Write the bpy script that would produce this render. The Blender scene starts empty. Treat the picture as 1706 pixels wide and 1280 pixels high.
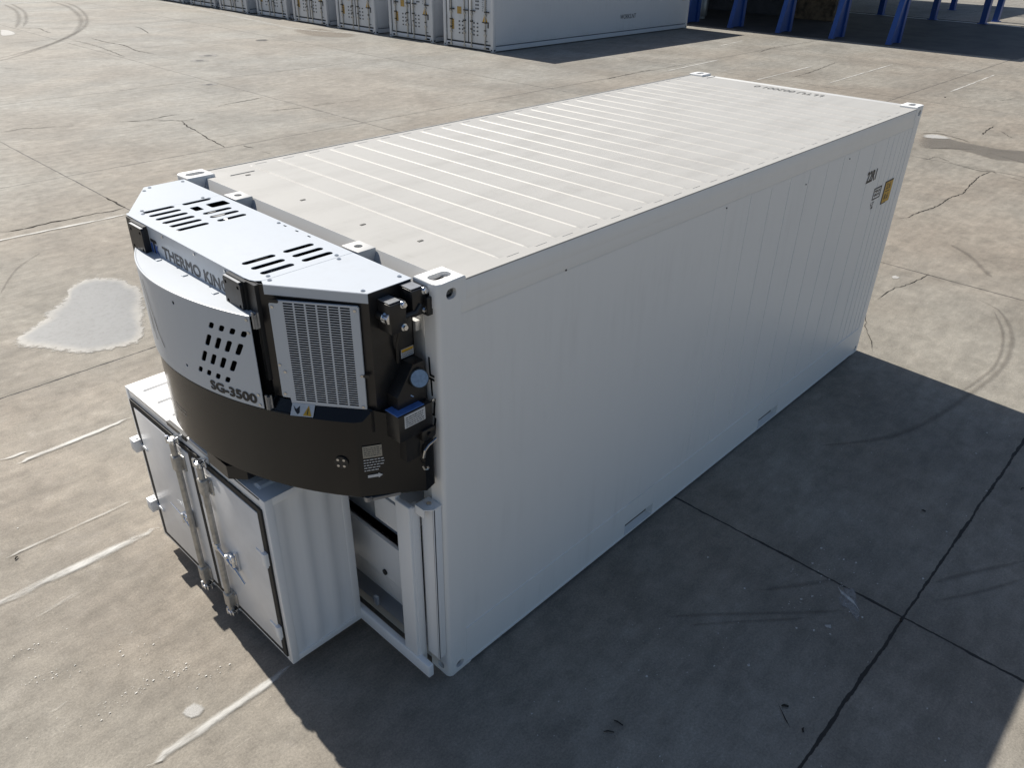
import bpy, bmesh, math, random
from mathutils import Matrix, Vector
from math import radians as rad, sin, cos, pi
sc = bpy.context.scene
COL = sc.collection
# ---------------------------------------------------------------- camera, sky, sun, exposure
cam_d = bpy.data.cameras.new('camera'); cam = bpy.data.objects.new('camera', cam_d); COL.objects.link(cam)
cam_d.sensor_width = 36.0; cam_d.lens = 27.485; cam_d.clip_start = 0.05; cam_d.clip_end = 1000
_R = ((0.688384, -0.725106, 0.018672), (-0.357803, -0.361849, -0.860838), (0.630955, 0.585906, -0.508536))
cam.matrix_world = Matrix(((_R[0][0], -_R[1][0], -_R[2][0], -2.10524), (_R[0][1], -_R[1][1], -_R[2][1], -2.41880),
                           (_R[0][2], -_R[1][2], -_R[2][2], 3.97985), (0, 0, 0, 1)))
sc.camera = cam
SUN = Vector((0.07, 1.0, 1.0)).normalized()
world = bpy.data.worlds.new('World'); sc.world = world; world.use_nodes = True
wn = world.node_tree.nodes; wl = world.node_tree.links
sky = wn.new('ShaderNodeTexSky'); sky.sky_type = 'NISHITA'; sky.sun_disc = False
sky.sun_elevation = math.asin(SUN.z); sky.sun_rotation = math.atan2(SUN.x, SUN.y)
sky.air_density = 1.0; sky.dust_density = 1.2; sky.ozone_density = 1.2
wl.new(sky.outputs[0], wn['Background'].inputs[0]); wn['Background'].inputs[1].default_value = 0.062
sd = bpy.data.lights.new('sun', 'SUN'); sd.energy = 4.8; sd.angle = rad(0.53); sd.color = (1.0, 0.95, 0.865)
so = bpy.data.objects.new('sun', sd); COL.objects.link(so); so.rotation_euler = SUN.to_track_quat('Z', 'Y').to_euler(); so.location = (0, 0, 20)
sc.view_settings.view_transform = 'Standard'; sc.view_settings.look = 'None'
sc.view_settings.exposure = 0.43; sc.view_settings.gamma = 1.0
sc.render.engine = 'CYCLES'
rnd = random.Random(7)

# ---------------------------------------------------------------- materials
class N:
    """tiny node-graph writer"""
    def __init__(s, name):
        s.m = bpy.data.materials.new(name); s.m.use_nodes = True
        s.t = s.m.node_tree; s.b = s.t.nodes['Principled BSDF']; s.out = s.t.nodes['Material Output']
    def put(s, sock, v):
        if hasattr(v, 'is_output'): s.t.links.new(v, sock)
        elif isinstance(v, (tuple, list)):
            sock.default_value = tuple(v) + ((1,) if len(v) == 3 and len(sock.default_value) == 4 else ())
        elif v is not None: sock.default_value = v
    def nd(s, typ, ins=(), out=0, **kw):
        n = s.t.nodes.new('ShaderNode' + typ)
        for k, v in kw.items(): setattr(n, k, v)
        it = ins.items() if isinstance(ins, dict) else enumerate(ins)
        for k, v in it: s.put(n.inputs[k], v)
        return n.outputs[out]
    def ma(s, op, a, b=None, c=None, clamp=False):
        n = s.t.nodes.new('ShaderNodeMath'); n.operation = op; n.use_clamp = clamp
        for i, v in enumerate((a, b, c)):
            if v is not None: s.put(n.inputs[i], v)
        return n.outputs[0]
    def pos(s): return s.nd('NewGeometry', out=0)
    def obj(s): return s.nd('TexCoord', out=3)
    def scale(s, v, sx, sy, sz): return s.nd('Mapping', {0: v, 3: (sx, sy, sz)})
    def noise(s, v, scale, detail=4, rough=.55, out=0, dist=0.0):
        return s.nd('TexNoise', {'Vector': v, 'Scale': scale, 'Detail': detail, 'Roughness': rough, 'Distortion': dist}, out=out)
    def ramp(s, f, a, b, lo=0.0, hi=1.0):
        return s.nd('MapRange', {0: f, 1: a, 2: b, 3: lo, 4: hi}, interpolation_type='SMOOTHSTEP')
    def mix(s, f, a, b, mode='MIX'):
        n = s.t.nodes.new('ShaderNodeMix'); n.data_type = 'RGBA'; n.blend_type = mode
        s.put(n.inputs[0], f); s.put(n.inputs[6], a); s.put(n.inputs[7], b); return n.outputs[2]
    def bump(s, h, strength, dist):
        return s.nd('Bump', {'Height': h, 'Strength': strength, 'Distance': dist})
    def set(s, **kw):
        al = dict(col='Base Color', rough='Roughness', metal='Metallic', nor='Normal', coat='Coat Weight', spec='Specular IOR Level', alpha='Alpha', crough='Coat Roughness')
        for k, v in kw.items(): s.put(s.b.inputs[al[k]], v)
        return s.m

def paint(name, col, rough=.4, dirt=(.35, .33, .3), amount=.12, wave=.15, spec=.5, streak=True):
    n = N(name); p = n.pos()
    f = n.noise(p, 1.3, 5, .6)
    g = n.noise(n.scale(p, 14, 14, 1.2), 1.0, 5, .65) if streak else n.noise(p, 9, 5, .65)
    m = n.ma('MULTIPLY', n.ramp(f, .38, .75), n.ramp(g, .4, .8))
    fine = n.ramp(n.noise(p, 60, 3, .6), .62, .8)
    m2 = n.ma('MULTIPLY', n.ma('ADD', m, n.ma('MULTIPLY', fine, .25)), amount)
    c = n.mix(m2, col, dirt)
    r = n.ma('ADD', rough, n.ma('MULTIPLY', f, .15))
    h = n.ma('ADD', n.noise(p, 2.2, 2, .5), n.ma('MULTIPLY', n.noise(p, 90, 2, .5), .01))
    return n.set(col=c, rough=r, nor=n.bump(h, wave, .02), spec=spec)

def plain(name, col, rough=.5, metal=0.0, var=.1, scale=20, spec=.5):
    n = N(name); p = n.pos(); f = n.noise(p, scale, 4, .6)
    dk = tuple(x * (1 - var * 2.2) for x in col)
    return n.set(col=n.mix(n.ramp(f, .35, .75), col, dk), rough=n.ma('ADD', rough - .06, n.ma('MULTIPLY', f, .12)), metal=metal, spec=spec,
                 nor=n.bump(f, .05, .002))

M = {}
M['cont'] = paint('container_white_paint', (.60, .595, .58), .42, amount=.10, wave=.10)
M['cside'] = paint('brightened_shaded_side_paint', (.87, .865, .85), .34, amount=.16, wave=.22)  # container white, lightened in the colour to lift the shaded walls
n = N('toned_down_sunlit_roof_paint'); p = n.pos()  # same white, toned down because the roof is sunlit, mixed with grime
a1 = n.ramp(n.noise(n.scale(p, .8, 3.0, 1), 1.6, 6, .65), .42, .72)
a2 = n.ramp(n.noise(n.scale(p, 9, 2, 1), 2.0, 6, .7), .52, .74)
a3 = n.ramp(n.noise(p, 28, 5, .7), .60, .74)
c = n.mix(n.ma('MULTIPLY', a1, .45), (.445, .435, .413), (.35, .34, .32))
c = n.mix(n.ma('MULTIPLY', n.ma('MULTIPLY', a2, a1), .60), c, (.33, .32, .295))
c = n.mix(n.ma('MULTIPLY', a3, .25), c, (.31, .30, .27))
spec_ = n.ramp(n.nd('TexVoronoi', {'Vector': p, 'Scale': 22.0}, out=0), .02, .05, 1, 0)
c = n.mix(n.ma('MULTIPLY', spec_, .30), c, (.30, .28, .25))
M['roof'] = n.set(col=c, rough=.5, nor=n.bump(n.noise(p, 3.0, 3, .5), .10, .02), spec=.35)
M['unit'] = paint('unit_white_paint', (.53, .565, .61), .28, amount=.16, wave=.06)
M['cab'] = paint('cabinet_white_paint', (.86, .86, .86), .30, amount=.22, wave=.12)
M['galv'] = plain('galvanised_door_sheet', (.84, .84, .85), .32, .1, .06, 3)
M['black'] = plain('black_satin_paint', (.016, .016, .017), .34, 0, .2, 8)
M['blackgloss'] = paint('black_gloss_body', (.008, .0085, .0095), .14, (.05, .05, .05), .12, .04, spec=.4)
M['pad'] = plain('black_bumper_plate', (.018, .019, .021), .42, 0, .15, 30)
M['rubber'] = plain('black_rubber', (.02, .02, .02), .7, 0, .2, 30)
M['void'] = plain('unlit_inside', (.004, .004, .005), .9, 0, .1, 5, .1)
M['steel'] = plain('zinc_plated_steel', (.62, .63, .64), .25, 1.0, .15, 30)
M['rod'] = plain('galvanised_rod', (.50, .485, .455), .38, .55, .15, 25)
M['chrome'] = plain('bright_latch_steel', (.75, .78, .82), .16, 1.0, .1, 40)
M['alu'] = plain('dull_aluminium', (.33, .34, .355), .42, .7, .12, 30)
M['ink'] = plain('black_lettering', (.015, .016, .02), .5, 0, .1, 30)
M['inkgrey'] = plain('dark_grey_lettering', (.045, .05, .06), .45, 0, .1, 30)
M['blue_ink'] = plain('blue_logo_ink', (.02, .09, .36), .45, 0, .1, 30)
M['white_ink'] = plain('white_sticker', (.62, .63, .64), .45, 0, .06, 60)
M['yellow'] = plain('yellow_sticker', (.62, .36, .03), .5, 0, .08, 50)
M['ochre'] = plain('faded_yellow_placard', (.50, .31, .07), .55, 0, .2, 18)
M['blue_lens'] = plain('frosted_blue_gauge', (.24, .34, .48), .25, 0, .12, 60)
M['blue_top_sheet'] = plain('blue_box_top', (.10, .21, .52), .25, 0, .08, 30)  # flat blue for the top face of the control box
M['blue'] = plain('chipped_blue_paint', (.02, .075, .30), .4, 0, .15, 6)
n = N('chipped_blue_steel_paint'); p = n.pos(); ch = n.ramp(n.noise(p, 7, 5, .75), .66, .69)
M['blue'] = n.set(col=n.mix(ch, (.018, .075, .30), (.28, .31, .36)), rough=.42)
M['grime'] = plain('gritty_casting_inside', (.22, .215, .20), .85, 0, .45, 160)
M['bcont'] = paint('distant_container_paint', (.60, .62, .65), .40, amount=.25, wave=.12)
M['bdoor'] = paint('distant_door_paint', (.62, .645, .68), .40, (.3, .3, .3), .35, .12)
M['sheet'] = plain('grey_roof_sheet', (.30, .31, .32), .5, .3, .1, 1)
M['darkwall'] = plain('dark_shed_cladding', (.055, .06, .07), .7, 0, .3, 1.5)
M['brown'] = plain('brown_board', (.16, .115, .07), .7, 0, .4, 3)

# ---------------------------------------------------------------- mesh helpers
class B:
    def __init__(s): s.bm = bmesh.new()
    def box(s, x0, x1, y0, y1, z0, z1, bev=0.0, mat=None, seg=2):
        g = bmesh.ops.create_cube(s.bm, size=1.0); vs = g['verts']
        for v in vs: v.co = Vector(((x0 + x1) / 2 + v.co.x * (x1 - x0), (y0 + y1) / 2 + v.co.y * (y1 - y0), (z0 + z1) / 2 + v.co.z * (z1 - z0)))
        if bev:
            es = list({e for v in vs for e in v.link_edges})
            r = bmesh.ops.bevel(s.bm, geom=es, offset=bev, segments=seg, profile=.5, affect='EDGES'); vs = r['verts']
        if mat is not None:
            for v in vs: v.co = mat @ v.co
        return s
    def prism(s, pts, z0, z1, cap=True, fn=None, bottom=True):
        """pts = plan polygon (x, y); fn maps (x, y, z) -> world"""
        f = fn or (lambda x, y, z: (x, y, z))
        a = [s.bm.verts.new(f(x, y, z0)) for x, y in pts]; b = [s.bm.verts.new(f(x, y, z1)) for x, y in pts]
        k = len(pts)
        for i in range(k): s.bm.faces.new((a[i], a[(i + 1) % k], b[(i + 1) % k], b[i]))
        if cap: s.bm.faces.new(b)
        if bottom: s.bm.faces.new(a[::-1])
        return s
    def tube(s, pts, r, seg=10, cap=True):
        pts = [Vector(p) for p in pts]; rings = []
        for i, p in enumerate(pts):
            d = (pts[min(i + 1, len(pts) - 1)] - pts[max(i - 1, 0)]).normalized()
            u = d.orthogonal().normalized() if not rings else (pu - d * pu.dot(d)).normalized()
            pu = u; w = d.cross(u); rr = r[i] if isinstance(r, (list, tuple)) else r
            rings.append([s.bm.verts.new(p + u * cos(2 * pi * k / seg) * rr + w * sin(2 * pi * k / seg) * rr) for k in range(seg)])
        for a, b in zip(rings, rings[1:]):
            for k in range(seg): s.bm.faces.new((a[k], a[(k + 1) % seg], b[(k + 1) % seg], b[k]))
        if cap: s.bm.faces.new(rings[0][::-1]); s.bm.faces.new(rings[-1])
        return s
    def quad(s, *ps):
        s.bm.faces.new([s.bm.verts.new(p) for p in ps]); return s
    def add(s, mesh, fn=None, mat=None):
        k = len(s.bm.verts); s.bm.from_mesh(mesh); s.bm.verts.ensure_lookup_table()
        for v in s.bm.verts[k:]: v.co = Vector(fn(*v.co)) if fn else mat @ v.co
        return s

def obj(name, b, mat, parent=None, at=None, smooth=None, label=None):
    """link one mesh; a part's mesh is given in the coordinates of the world and kept relative to its thing"""
    bm = b.bm
    org = Vector(at) if at is not None else (Vector(parent['org']) if parent is not None and 'org' in parent else Vector((0, 0, 0)))
    bmesh.ops.recalc_face_normals(bm, faces=bm.faces)
    for v in bm.verts: v.co -= org
    me = bpy.data.meshes.new(name); bm.to_mesh(me); bm.free()
    me.materials.append(M[mat] if isinstance(mat, str) else mat)
    if smooth is not None:
        me.shade_smooth(); me.set_sharp_from_angle(angle=rad(smooth))
    o = bpy.data.objects.new(name, me); COL.objects.link(o)
    if parent is not None:
        o.parent = parent
    elif at is not None: o.location = at
    o['org'] = tuple(org)
    if label: o['label'] = label
    return o
NO_SPLIT = ('lettering', 'small_print', 'print', 'grit', 'stripe', 'side_lettering', 'roof_number', 'pavement_crack', 'tyre_mark', 'paint_chips', 'painted_line', 'arrow_sign', 'pictogram', 'grille', 'debris_scrap', 'roof_seam')
def split_parts():
    """every part whose mesh holds pieces that do not touch becomes one object per piece, all under the same thing"""
    for o in [q for q in COL.objects if q.type == 'MESH' and q.parent and q.name.split('.')[0] not in NO_SPLIT]:
        me = o.data; bm = bmesh.new(); bm.from_mesh(me); bm.verts.ensure_lookup_table(); seen = {}; isl = []
        for v in bm.verts:
            if v.index in seen: continue
            st = [v]; seen[v.index] = len(isl); cur = [v.index]
            while st:
                w = st.pop()
                for e in w.link_edges:
                    q = e.other_vert(w)
                    if q.index not in seen: seen[q.index] = len(isl); st.append(q); cur.append(q.index)
            isl.append(cur)
        if len(isl) == 1: bm.free(); continue
        bb = []
        for c in isl:
            cs = [bm.verts[i].co for i in c]; bb.append([min(q[k] for q in cs) - .002 for k in range(3)] + [max(q[k] for q in cs) + .002 for k in range(3)])
        par = list(range(len(isl)))
        def fd(a):
            while par[a] != a: a = par[a]
            return a
        for a in range(len(isl)):
            for c in range(a + 1, len(isl)):
                if all(bb[a][k] <= bb[c][k + 3] and bb[c][k] <= bb[a][k + 3] for k in range(3)): par[fd(a)] = fd(c)
        roots = sorted({fd(a) for a in range(len(isl))})
        if len(roots) > 1:
            for n_, r in enumerate(roots):
                b2 = bm.copy(); b2.verts.ensure_lookup_table()
                bmesh.ops.delete(b2, geom=[v for v in b2.verts if fd(seen[v.index]) != r], context='VERTS')
                m2 = me.copy() if n_ else bpy.data.meshes.new(me.name)
                if not n_:
                    for mt in me.materials: m2.materials.append(mt)
                b2.to_mesh(m2); b2.free()
                if n_: c2 = o.copy(); c2.data = m2; COL.objects.link(c2)
                else: first = m2
            o.data = first
        bm.free()
def tag(o, label=None, cat=None, group=None, kind=None):
    if label: o['label'] = label
    if cat: o['category'] = cat
    if group: o['group'] = group
    if kind: o['kind'] = kind
    return o
def thing(name, label, cat, at, group=None):
    o = bpy.data.objects.new(name, None); COL.objects.link(o); o.location = at; o['org'] = tuple(at); o.empty_display_size = .1
    return tag(o, label, cat, group)
def copy_tree(o, parent=None):
    c = o.copy(); COL.objects.link(c); c.parent = parent
    for ch in list(o.children): copy_tree(ch, c)
    return c
def tomesh(o):
    dg = bpy.context.evaluated_depsgraph_get(); dg.update()
    me = bpy.data.meshes.new_from_object(o.evaluated_get(dg)); return me
def panel2d(outer, holes=(), thick=.003):
    """flat sheet in its own XY plane with real holes; returns a mesh"""
    cu = bpy.data.curves.new('tmp', 'CURVE'); cu.dimensions = '2D'; cu.fill_mode = 'BOTH'; cu.extrude = thick / 2
    for loop in [outer] + list(holes):
        sp = cu.splines.new('POLY'); sp.points.add(len(loop) - 1)
        for q, (x, y) in zip(sp.points, loop): q.co = (x, y, 0, 1)
        sp.use_cyclic_u = True
    o = bpy.data.objects.new('tmp', cu); COL.objects.link(o); me = tomesh(o)
    bpy.data.objects.remove(o); bpy.data.curves.remove(cu); return me
def text2d(s, w=None, h=None, bold=0.0, thick=.0, space=1.0, fat=0):
    """text mesh fitted into w x h with its lower left corner at the origin"""
    cu = bpy.data.curves.new('tmp', 'FONT'); cu.body = s; cu.offset = bold; cu.extrude = thick; cu.space_character = space; cu.resolution_u = 4
    o = bpy.data.objects.new('tmp', cu); COL.objects.link(o); me = tomesh(o)
    bpy.data.objects.remove(o); bpy.data.curves.remove(cu)
    xs = [v.co.x for v in me.vertices]; ys = [v.co.y for v in me.vertices]
    x0, x1, y0, y1 = min(xs), max(xs), min(ys), max(ys)
    sx = w / (x1 - x0) if w else None; sy = h / (y1 - y0) if h else sx
    if sx is None: sx = sy
    for v in me.vertices: v.co = Vector(((v.co.x - x0) * sx, (v.co.y - y0) * sy, v.co.z))
    if fat:   # heavier strokes: the outline laid down again a little to each side
        bm = bmesh.new()
        for k_, (ux, uy) in enumerate(((0, 0), (1, 0), (-1, 0), (0, 1), (0, -1), (.7, .7), (-.7, .7), (.7, -.7), (-.7, -.7))):
            n0 = len(bm.verts); bm.from_mesh(me); bm.verts.ensure_lookup_table()
            for v in bm.verts[n0:]: v.co += Vector((ux * fat, uy * fat, k_ * .00003))
        bm.to_mesh(me); bm.free()
    return me
def rrect(x0, x1, y0, y1, r, k=4):
    pts = []
    for cx, cy, a0 in ((x1 - r, y1 - r, 0), (x0 + r, y1 - r, 90), (x0 + r, y0 + r, 180), (x1 - r, y0 + r, 270)):
        for i in range(k + 1): a = rad(a0 + 90 * i / k); pts.append((cx + r * cos(a), cy + r * sin(a)))
    return pts
def disc(cx, cy, r, k=12): return [(cx + r * cos(2 * pi * i / k), cy + r * sin(2 * pi * i / k)) for i in range(k)]
def boolean(base, cutters):
    """base, cutters: bmesh -> mesh with the cutters taken out"""
    def mk(bm):
        me = bpy.data.meshes.new('tmp'); bmesh.ops.recalc_face_normals(bm, faces=bm.faces); bm.to_mesh(me); bm.free()
        o = bpy.data.objects.new('tmp', me); COL.objects.link(o); return o
    o = mk(base.bm); cs = [mk(c.bm) for c in cutters]
    for c in cs:
        md = o.modifiers.new('b', 'BOOLEAN'); md.operation = 'DIFFERENCE'; md.object = c; md.solver = 'EXACT'
    me = tomesh(o)
    for q in [o] + cs: bpy.data.objects.remove(q)
    return me
def bolt(b, p, d, r=.008, h=.006, seg=6):
    p = Vector(p); d = Vector(d).normalized(); b.tube([p, p + d * h], r, seg)
# ---------------------------------------------------------------- ground
n = N('weathered_concrete'); p = n.pos()
sep = n.t.nodes.new('ShaderNodeSeparateXYZ'); n.t.links.new(p, sep.inputs[0]); X, Y = sep.outputs[0], sep.outputs[1]
wob = n.ma('MULTIPLY', n.ma('SUBTRACT', n.noise(p, 2.5, 3, .6), .5), .028)
wob2 = n.ma('MULTIPLY', n.ma('SUBTRACT', n.noise(p, 14, 3, .6), .5), .018)
def joint(c, x0, pitch):
    u = n.ma('DIVIDE', n.ma('SUBTRACT', n.ma('ADD', c, n.ma('ADD', wob, wob2)), x0), pitch)
    fr = n.ma('SUBTRACT', n.ma('FRACT', n.ma('ADD', u, .5)), .5)
    return n.ma('MULTIPLY', n.ma('ABSOLUTE', fr), pitch), n.ma('ROUND', u), n.ma('FLOOR', u)
dx, jx, sx_ = joint(X, 2.462, 6.45); dy, jy, sy_ = joint(Y, -1.815, 7.205)
dy = n.ma('DIVIDE', dy, 1.15); d = n.ma('MINIMUM', dx, dy)
wid = n.ramp(n.noise(p, 3.0, 4, .7), .35, .7, .0035, .0115)
jm = n.ramp(n.ma('SUBTRACT', d, wid), 0, .004, 1, 0)
jhalo = n.ma('MULTIPLY', n.ramp(d, 0, .10, 1, 0), n.ramp(n.noise(p, 1.7, 4, .6), .45, .7))
cell = n.nd('CombineXYZ', (sx_, sy_, 0.0)); wn_ = n.nd('TexWhiteNoise', {'Vector': cell}, out=0)
big = n.noise(p, .22, 4, .55); mid = n.noise(p, 1.1, 6, .62, dist=.6); fin = n.noise(p, 7, 7, .68); grain = n.noise(p, 120, 3, .7)
stk = n.noise(n.scale(p, .7, 5.0, 1), 1.0, 6, .65, dist=.5)
c = n.mix(n.ramp(big, .35, .65), (0.291, 0.255, 0.201), (0.268, 0.255, 0.213))
far = n.ramp(n.ma('ADD', Y, n.ma('MULTIPLY', X, .15)), 7, 20)
c = n.mix(n.ma('MULTIPLY', far, .75), c, n.mix(n.ramp(big, .35, .65), (0.302, 0.286, 0.242), (0.284, 0.286, 0.257)))
c = n.mix(n.ma('MULTIPLY', n.ramp(mid, .42, .76), .42), c, (0.189, 0.173, 0.136))
c = n.mix(n.ma('MULTIPLY', n.ramp(mid, .42, .22), .40), c, (0.340, 0.314, 0.252))
c = n.mix(n.ma('MULTIPLY', n.ramp(stk, .50, .74), .28), c, (0.181, 0.168, 0.140))
c = n.mix(n.ma('MULTIPLY', n.ramp(stk, .45, .25), .30), c, (0.355, 0.329, 0.269))
c = n.mix(n.ma('MULTIPLY', n.ramp(fin, .48, .76), .45), c, (0.178, 0.164, 0.133))
c = n.mix(n.ma('MULTIPLY', n.ramp(fin, .44, .24), .55), c, (0.378, 0.352, 0.288))
c = n.mix(n.ma('MULTIPLY', n.ramp(grain, .35, .75), .40), c, (0.166, 0.152, 0.126))
c = n.mix(n.ma('MULTIPLY', wn_, .16), c, (0.204, 0.191, 0.157))
# paint chips and dark specks in loose clusters
clus = n.ramp(n.noise(p, .9, 3, .6), .53, .66)
vd = n.nd('TexVoronoi', {'Vector': n.nd('VectorMath', (p, n.nd('TexNoise', {'Vector': p, 'Scale': 40.0}, out=1)), operation='ADD'), 'Scale': 16.0, 'Randomness': 1.0}, out=0)
vc = n.nd('TexVoronoi', {'Vector': p, 'Scale': 16.0}, out=1)
chip = n.ma('MULTIPLY', n.ramp(n.noise(p, 26, 3, .75), .70, .725), clus)
c = n.mix(n.ma('MULTIPLY', chip, .85), c, (0.544, 0.535, 0.463))
clus2 = n.ramp(n.noise(n.scale(p, 1, 1, 1), .7, 2, .6, dist=1.0), .50, .62)
spk = n.ma('MULTIPLY', n.ramp(n.noise(n.scale(p, 1, 1, 3), 22, 3, .75), .295, .27), clus2)
c = n.mix(n.ma('MULTIPLY', spk, .7), c, (.07, .065, .06))
scr = n.ma('MULTIPLY', n.ramp(n.noise(n.scale(p, 2.0, 60, 1), 1.0, 4, .6, dist=.35), .70, .74), n.ramp(n.noise(p, .8, 2, .5), .45, .6))
c = n.mix(n.ma('MULTIPLY', scr, .4), c, (0.438, 0.420, 0.351))
c = n.mix(n.ma('MULTIPLY', jhalo, .45), c, (0.151, 0.142, 0.115))
c = n.mix(jm, c, (.035, .032, .03))
blot = n.noise(p, 3.2, 7, .72, dist=.8)
c = n.mix(n.ma('MULTIPLY', n.ramp(blot, .52, .72), .20), c, (.13, .118, .10))
c = n.mix(n.ma('MULTIPLY', n.ramp(blot, .44, .28), .18), c, (.33, .31, .28))
pit = n.ramp(n.noise(p, 45, 5, .75), .60, .72); c = n.mix(n.ma('MULTIPLY', pit, .45), c, (.10, .09, .08))
c = n.mix(n.ma('MULTIPLY', n.ramp(n.noise(n.scale(p, 1, 2.2, 1), 30, 5, .75), .60, .72), .35), c, (.40, .38, .34))
cl = n.noise(p, .85, 8, .66, dist=.7)
c = n.mix(1.0, c, n.ramp(n.noise(p, .45, 9, .58, dist=.5), .33, .67, .84, 1.10), 'MULTIPLY')
c = n.mix(1.0, c, n.ramp(n.noise(p, 5, 8, .74, dist=.4), .30, .70, .88, 1.10), 'MULTIPLY')
c = n.mix(1.0, c, n.ramp(n.noise(n.scale(p, 1, 3.2, 1), 2.2, 8, .72), .30, .70, .86, 1.13), 'MULTIPLY')
c = n.mix(1.0, c, n.ramp(n.noise(p, 70, 4, .8), .25, .75, .76, 1.22), 'MULTIPLY')
c = n.mix(1.0, c, (.99, .975, 1.01), 'MULTIPLY')
grit = n.ma('MULTIPLY', n.ramp(n.noise(n.scale(p, 1, 2.6, 1), 34, 4, .8), .64, .70), n.ramp(n.noise(p, 1.4, 4, .6), .42, .62))
c = n.mix(n.ma('MULTIPLY', grit, .55), c, (.52, .50, .47))
grit2 = n.ma('MULTIPLY', n.ramp(n.noise(n.scale(p, 1, 2.0, 1), 27, 4, .8), .66, .71), n.ramp(n.noise(p, 1.1, 4, .6), .45, .62))
c = n.mix(n.ma('MULTIPLY', grit2, .6), c, (.13, .12, .11))
c = n.mix(jm, c, (.035, .032, .03))
h = n.ma('ADD', n.ma('MULTIPLY', fin, .5), n.ma('ADD', n.ma('MULTIPLY', grain, .12), n.ma('MULTIPLY', jm, -1.5)))
M['ground'] = n.set(col=c, rough=n.ma('ADD', .62, n.ma('MULTIPLY', fin, .3)), nor=n.bump(h, .22, .02), spec=.35)
b = B(); b.quad((-120, -140, 0), (420, -140, 0), (420, 420, 0), (-120, 420, 0))
tag(obj('ground', b, 'ground'), 'weathered grey concrete yard slabs with dark joints', kind='structure')

def smooth_pts(pts, step=.06, jit=0.0, closed=False):
    """Catmull-Rom through plan points, then jittered"""
    P = [Vector((x, y)) for x, y in pts]; k = len(P); out = []
    rng = range(k if closed else k - 1)
    for i in rng:
        a, b_, c_, d_ = (P[(i - 1) % k] if closed or i else P[0]), P[i], P[(i + 1) % k], (P[(i + 2) % k] if closed or i + 2 < k else P[-1])
        m = max(1, int((c_ - b_).length / step))
        for j in range(m):
            t = j / m
            q = .5 * ((2 * b_) + (c_ - a) * t + (2 * a - 5 * b_ + 4 * c_ - d_) * t * t + (3 * b_ - a - 3 * c_ + d_) * t ** 3)
            out.append(q + Vector((rnd.uniform(-jit, jit), rnd.uniform(-jit, jit))))
    if not closed: out.append(P[-1])
    return out
def ribbon(b, pts, w, z, uv=False, wj=0.0, taper=True):
    uvl = b.bm.loops.layers.uv.verify() if uv else None
    row = []; L = 0
    for i, q in enumerate(pts):
        dd = (pts[min(i + 1, len(pts) - 1)] - pts[max(i - 1, 0)]);
        if dd.length < 1e-9: continue
        dd.normalize(); nn = Vector((-dd.y, dd.x)); ww = w * (1 + rnd.uniform(-wj, wj)) / 2
        if taper: ww *= min(1, .12 + 2.2 * min(i, len(pts) - 1 - i) / max(3, len(pts) * .3))
        if i: L += (q - pts[i - 1]).length
        row.append((b.bm.verts.new((q.x + nn.x * ww, q.y + nn.y * ww, z)), b.bm.verts.new((q.x - nn.x * ww, q.y - nn.y * ww, z)), L))
    for (a1, b1, l1), (a2, b2, l2) in zip(row, row[1:]):
        f = b.bm.faces.new((a1, b1, b2, a2))
        if uv:
            for lp, q in zip(f.loops, ((0, l1), (1, l1), (1, l2), (0, l2))): lp[uvl].uv = q
        if f.normal.z < 0: pass
def decal(name, col, amount, lo, hi, edge=.35, scale=9, long=1.0):
    n = N(name); p = n.pos(); uv = n.nd('TexCoord', out=2)
    s = n.t.nodes.new('ShaderNodeSeparateXYZ'); n.t.links.new(uv, s.inputs[0])
    e = n.ma('SUBTRACT', 1.0, n.ma('MULTIPLY', n.ma('ABSOLUTE', n.ma('SUBTRACT', s.outputs[0], .5)), 2.0))
    f = n.ma('ADD', n.noise(n.scale(p, long, 1, 1), scale, 6, .7), n.ma('MULTIPLY', n.ramp(e, 0, edge), .35))
    al = n.ma('MULTIPLY', n.ma('MULTIPLY', n.ramp(f, lo, hi), n.ramp(e, 0, edge)), amount)
    return n.set(col=col, rough=.8, alpha=al)
M['line'] = decal('worn_white_paint', (.60, .59, .56), .95, .60, 1.0, .9, 9, .25)
M['faint'] = decal('faint_white_paint', (.56, .55, .52), .65, .66, 1.05, .9, 8, .2)
M['tyre'] = decal('tyre_rubber_mark', (.12, .105, .09), .30, .40, .85, 1.0, 6)
M['crack'] = plain('crack_shadow_dirt', (.055, .05, .045), .95, 0, .3, 40, .1)
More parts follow.
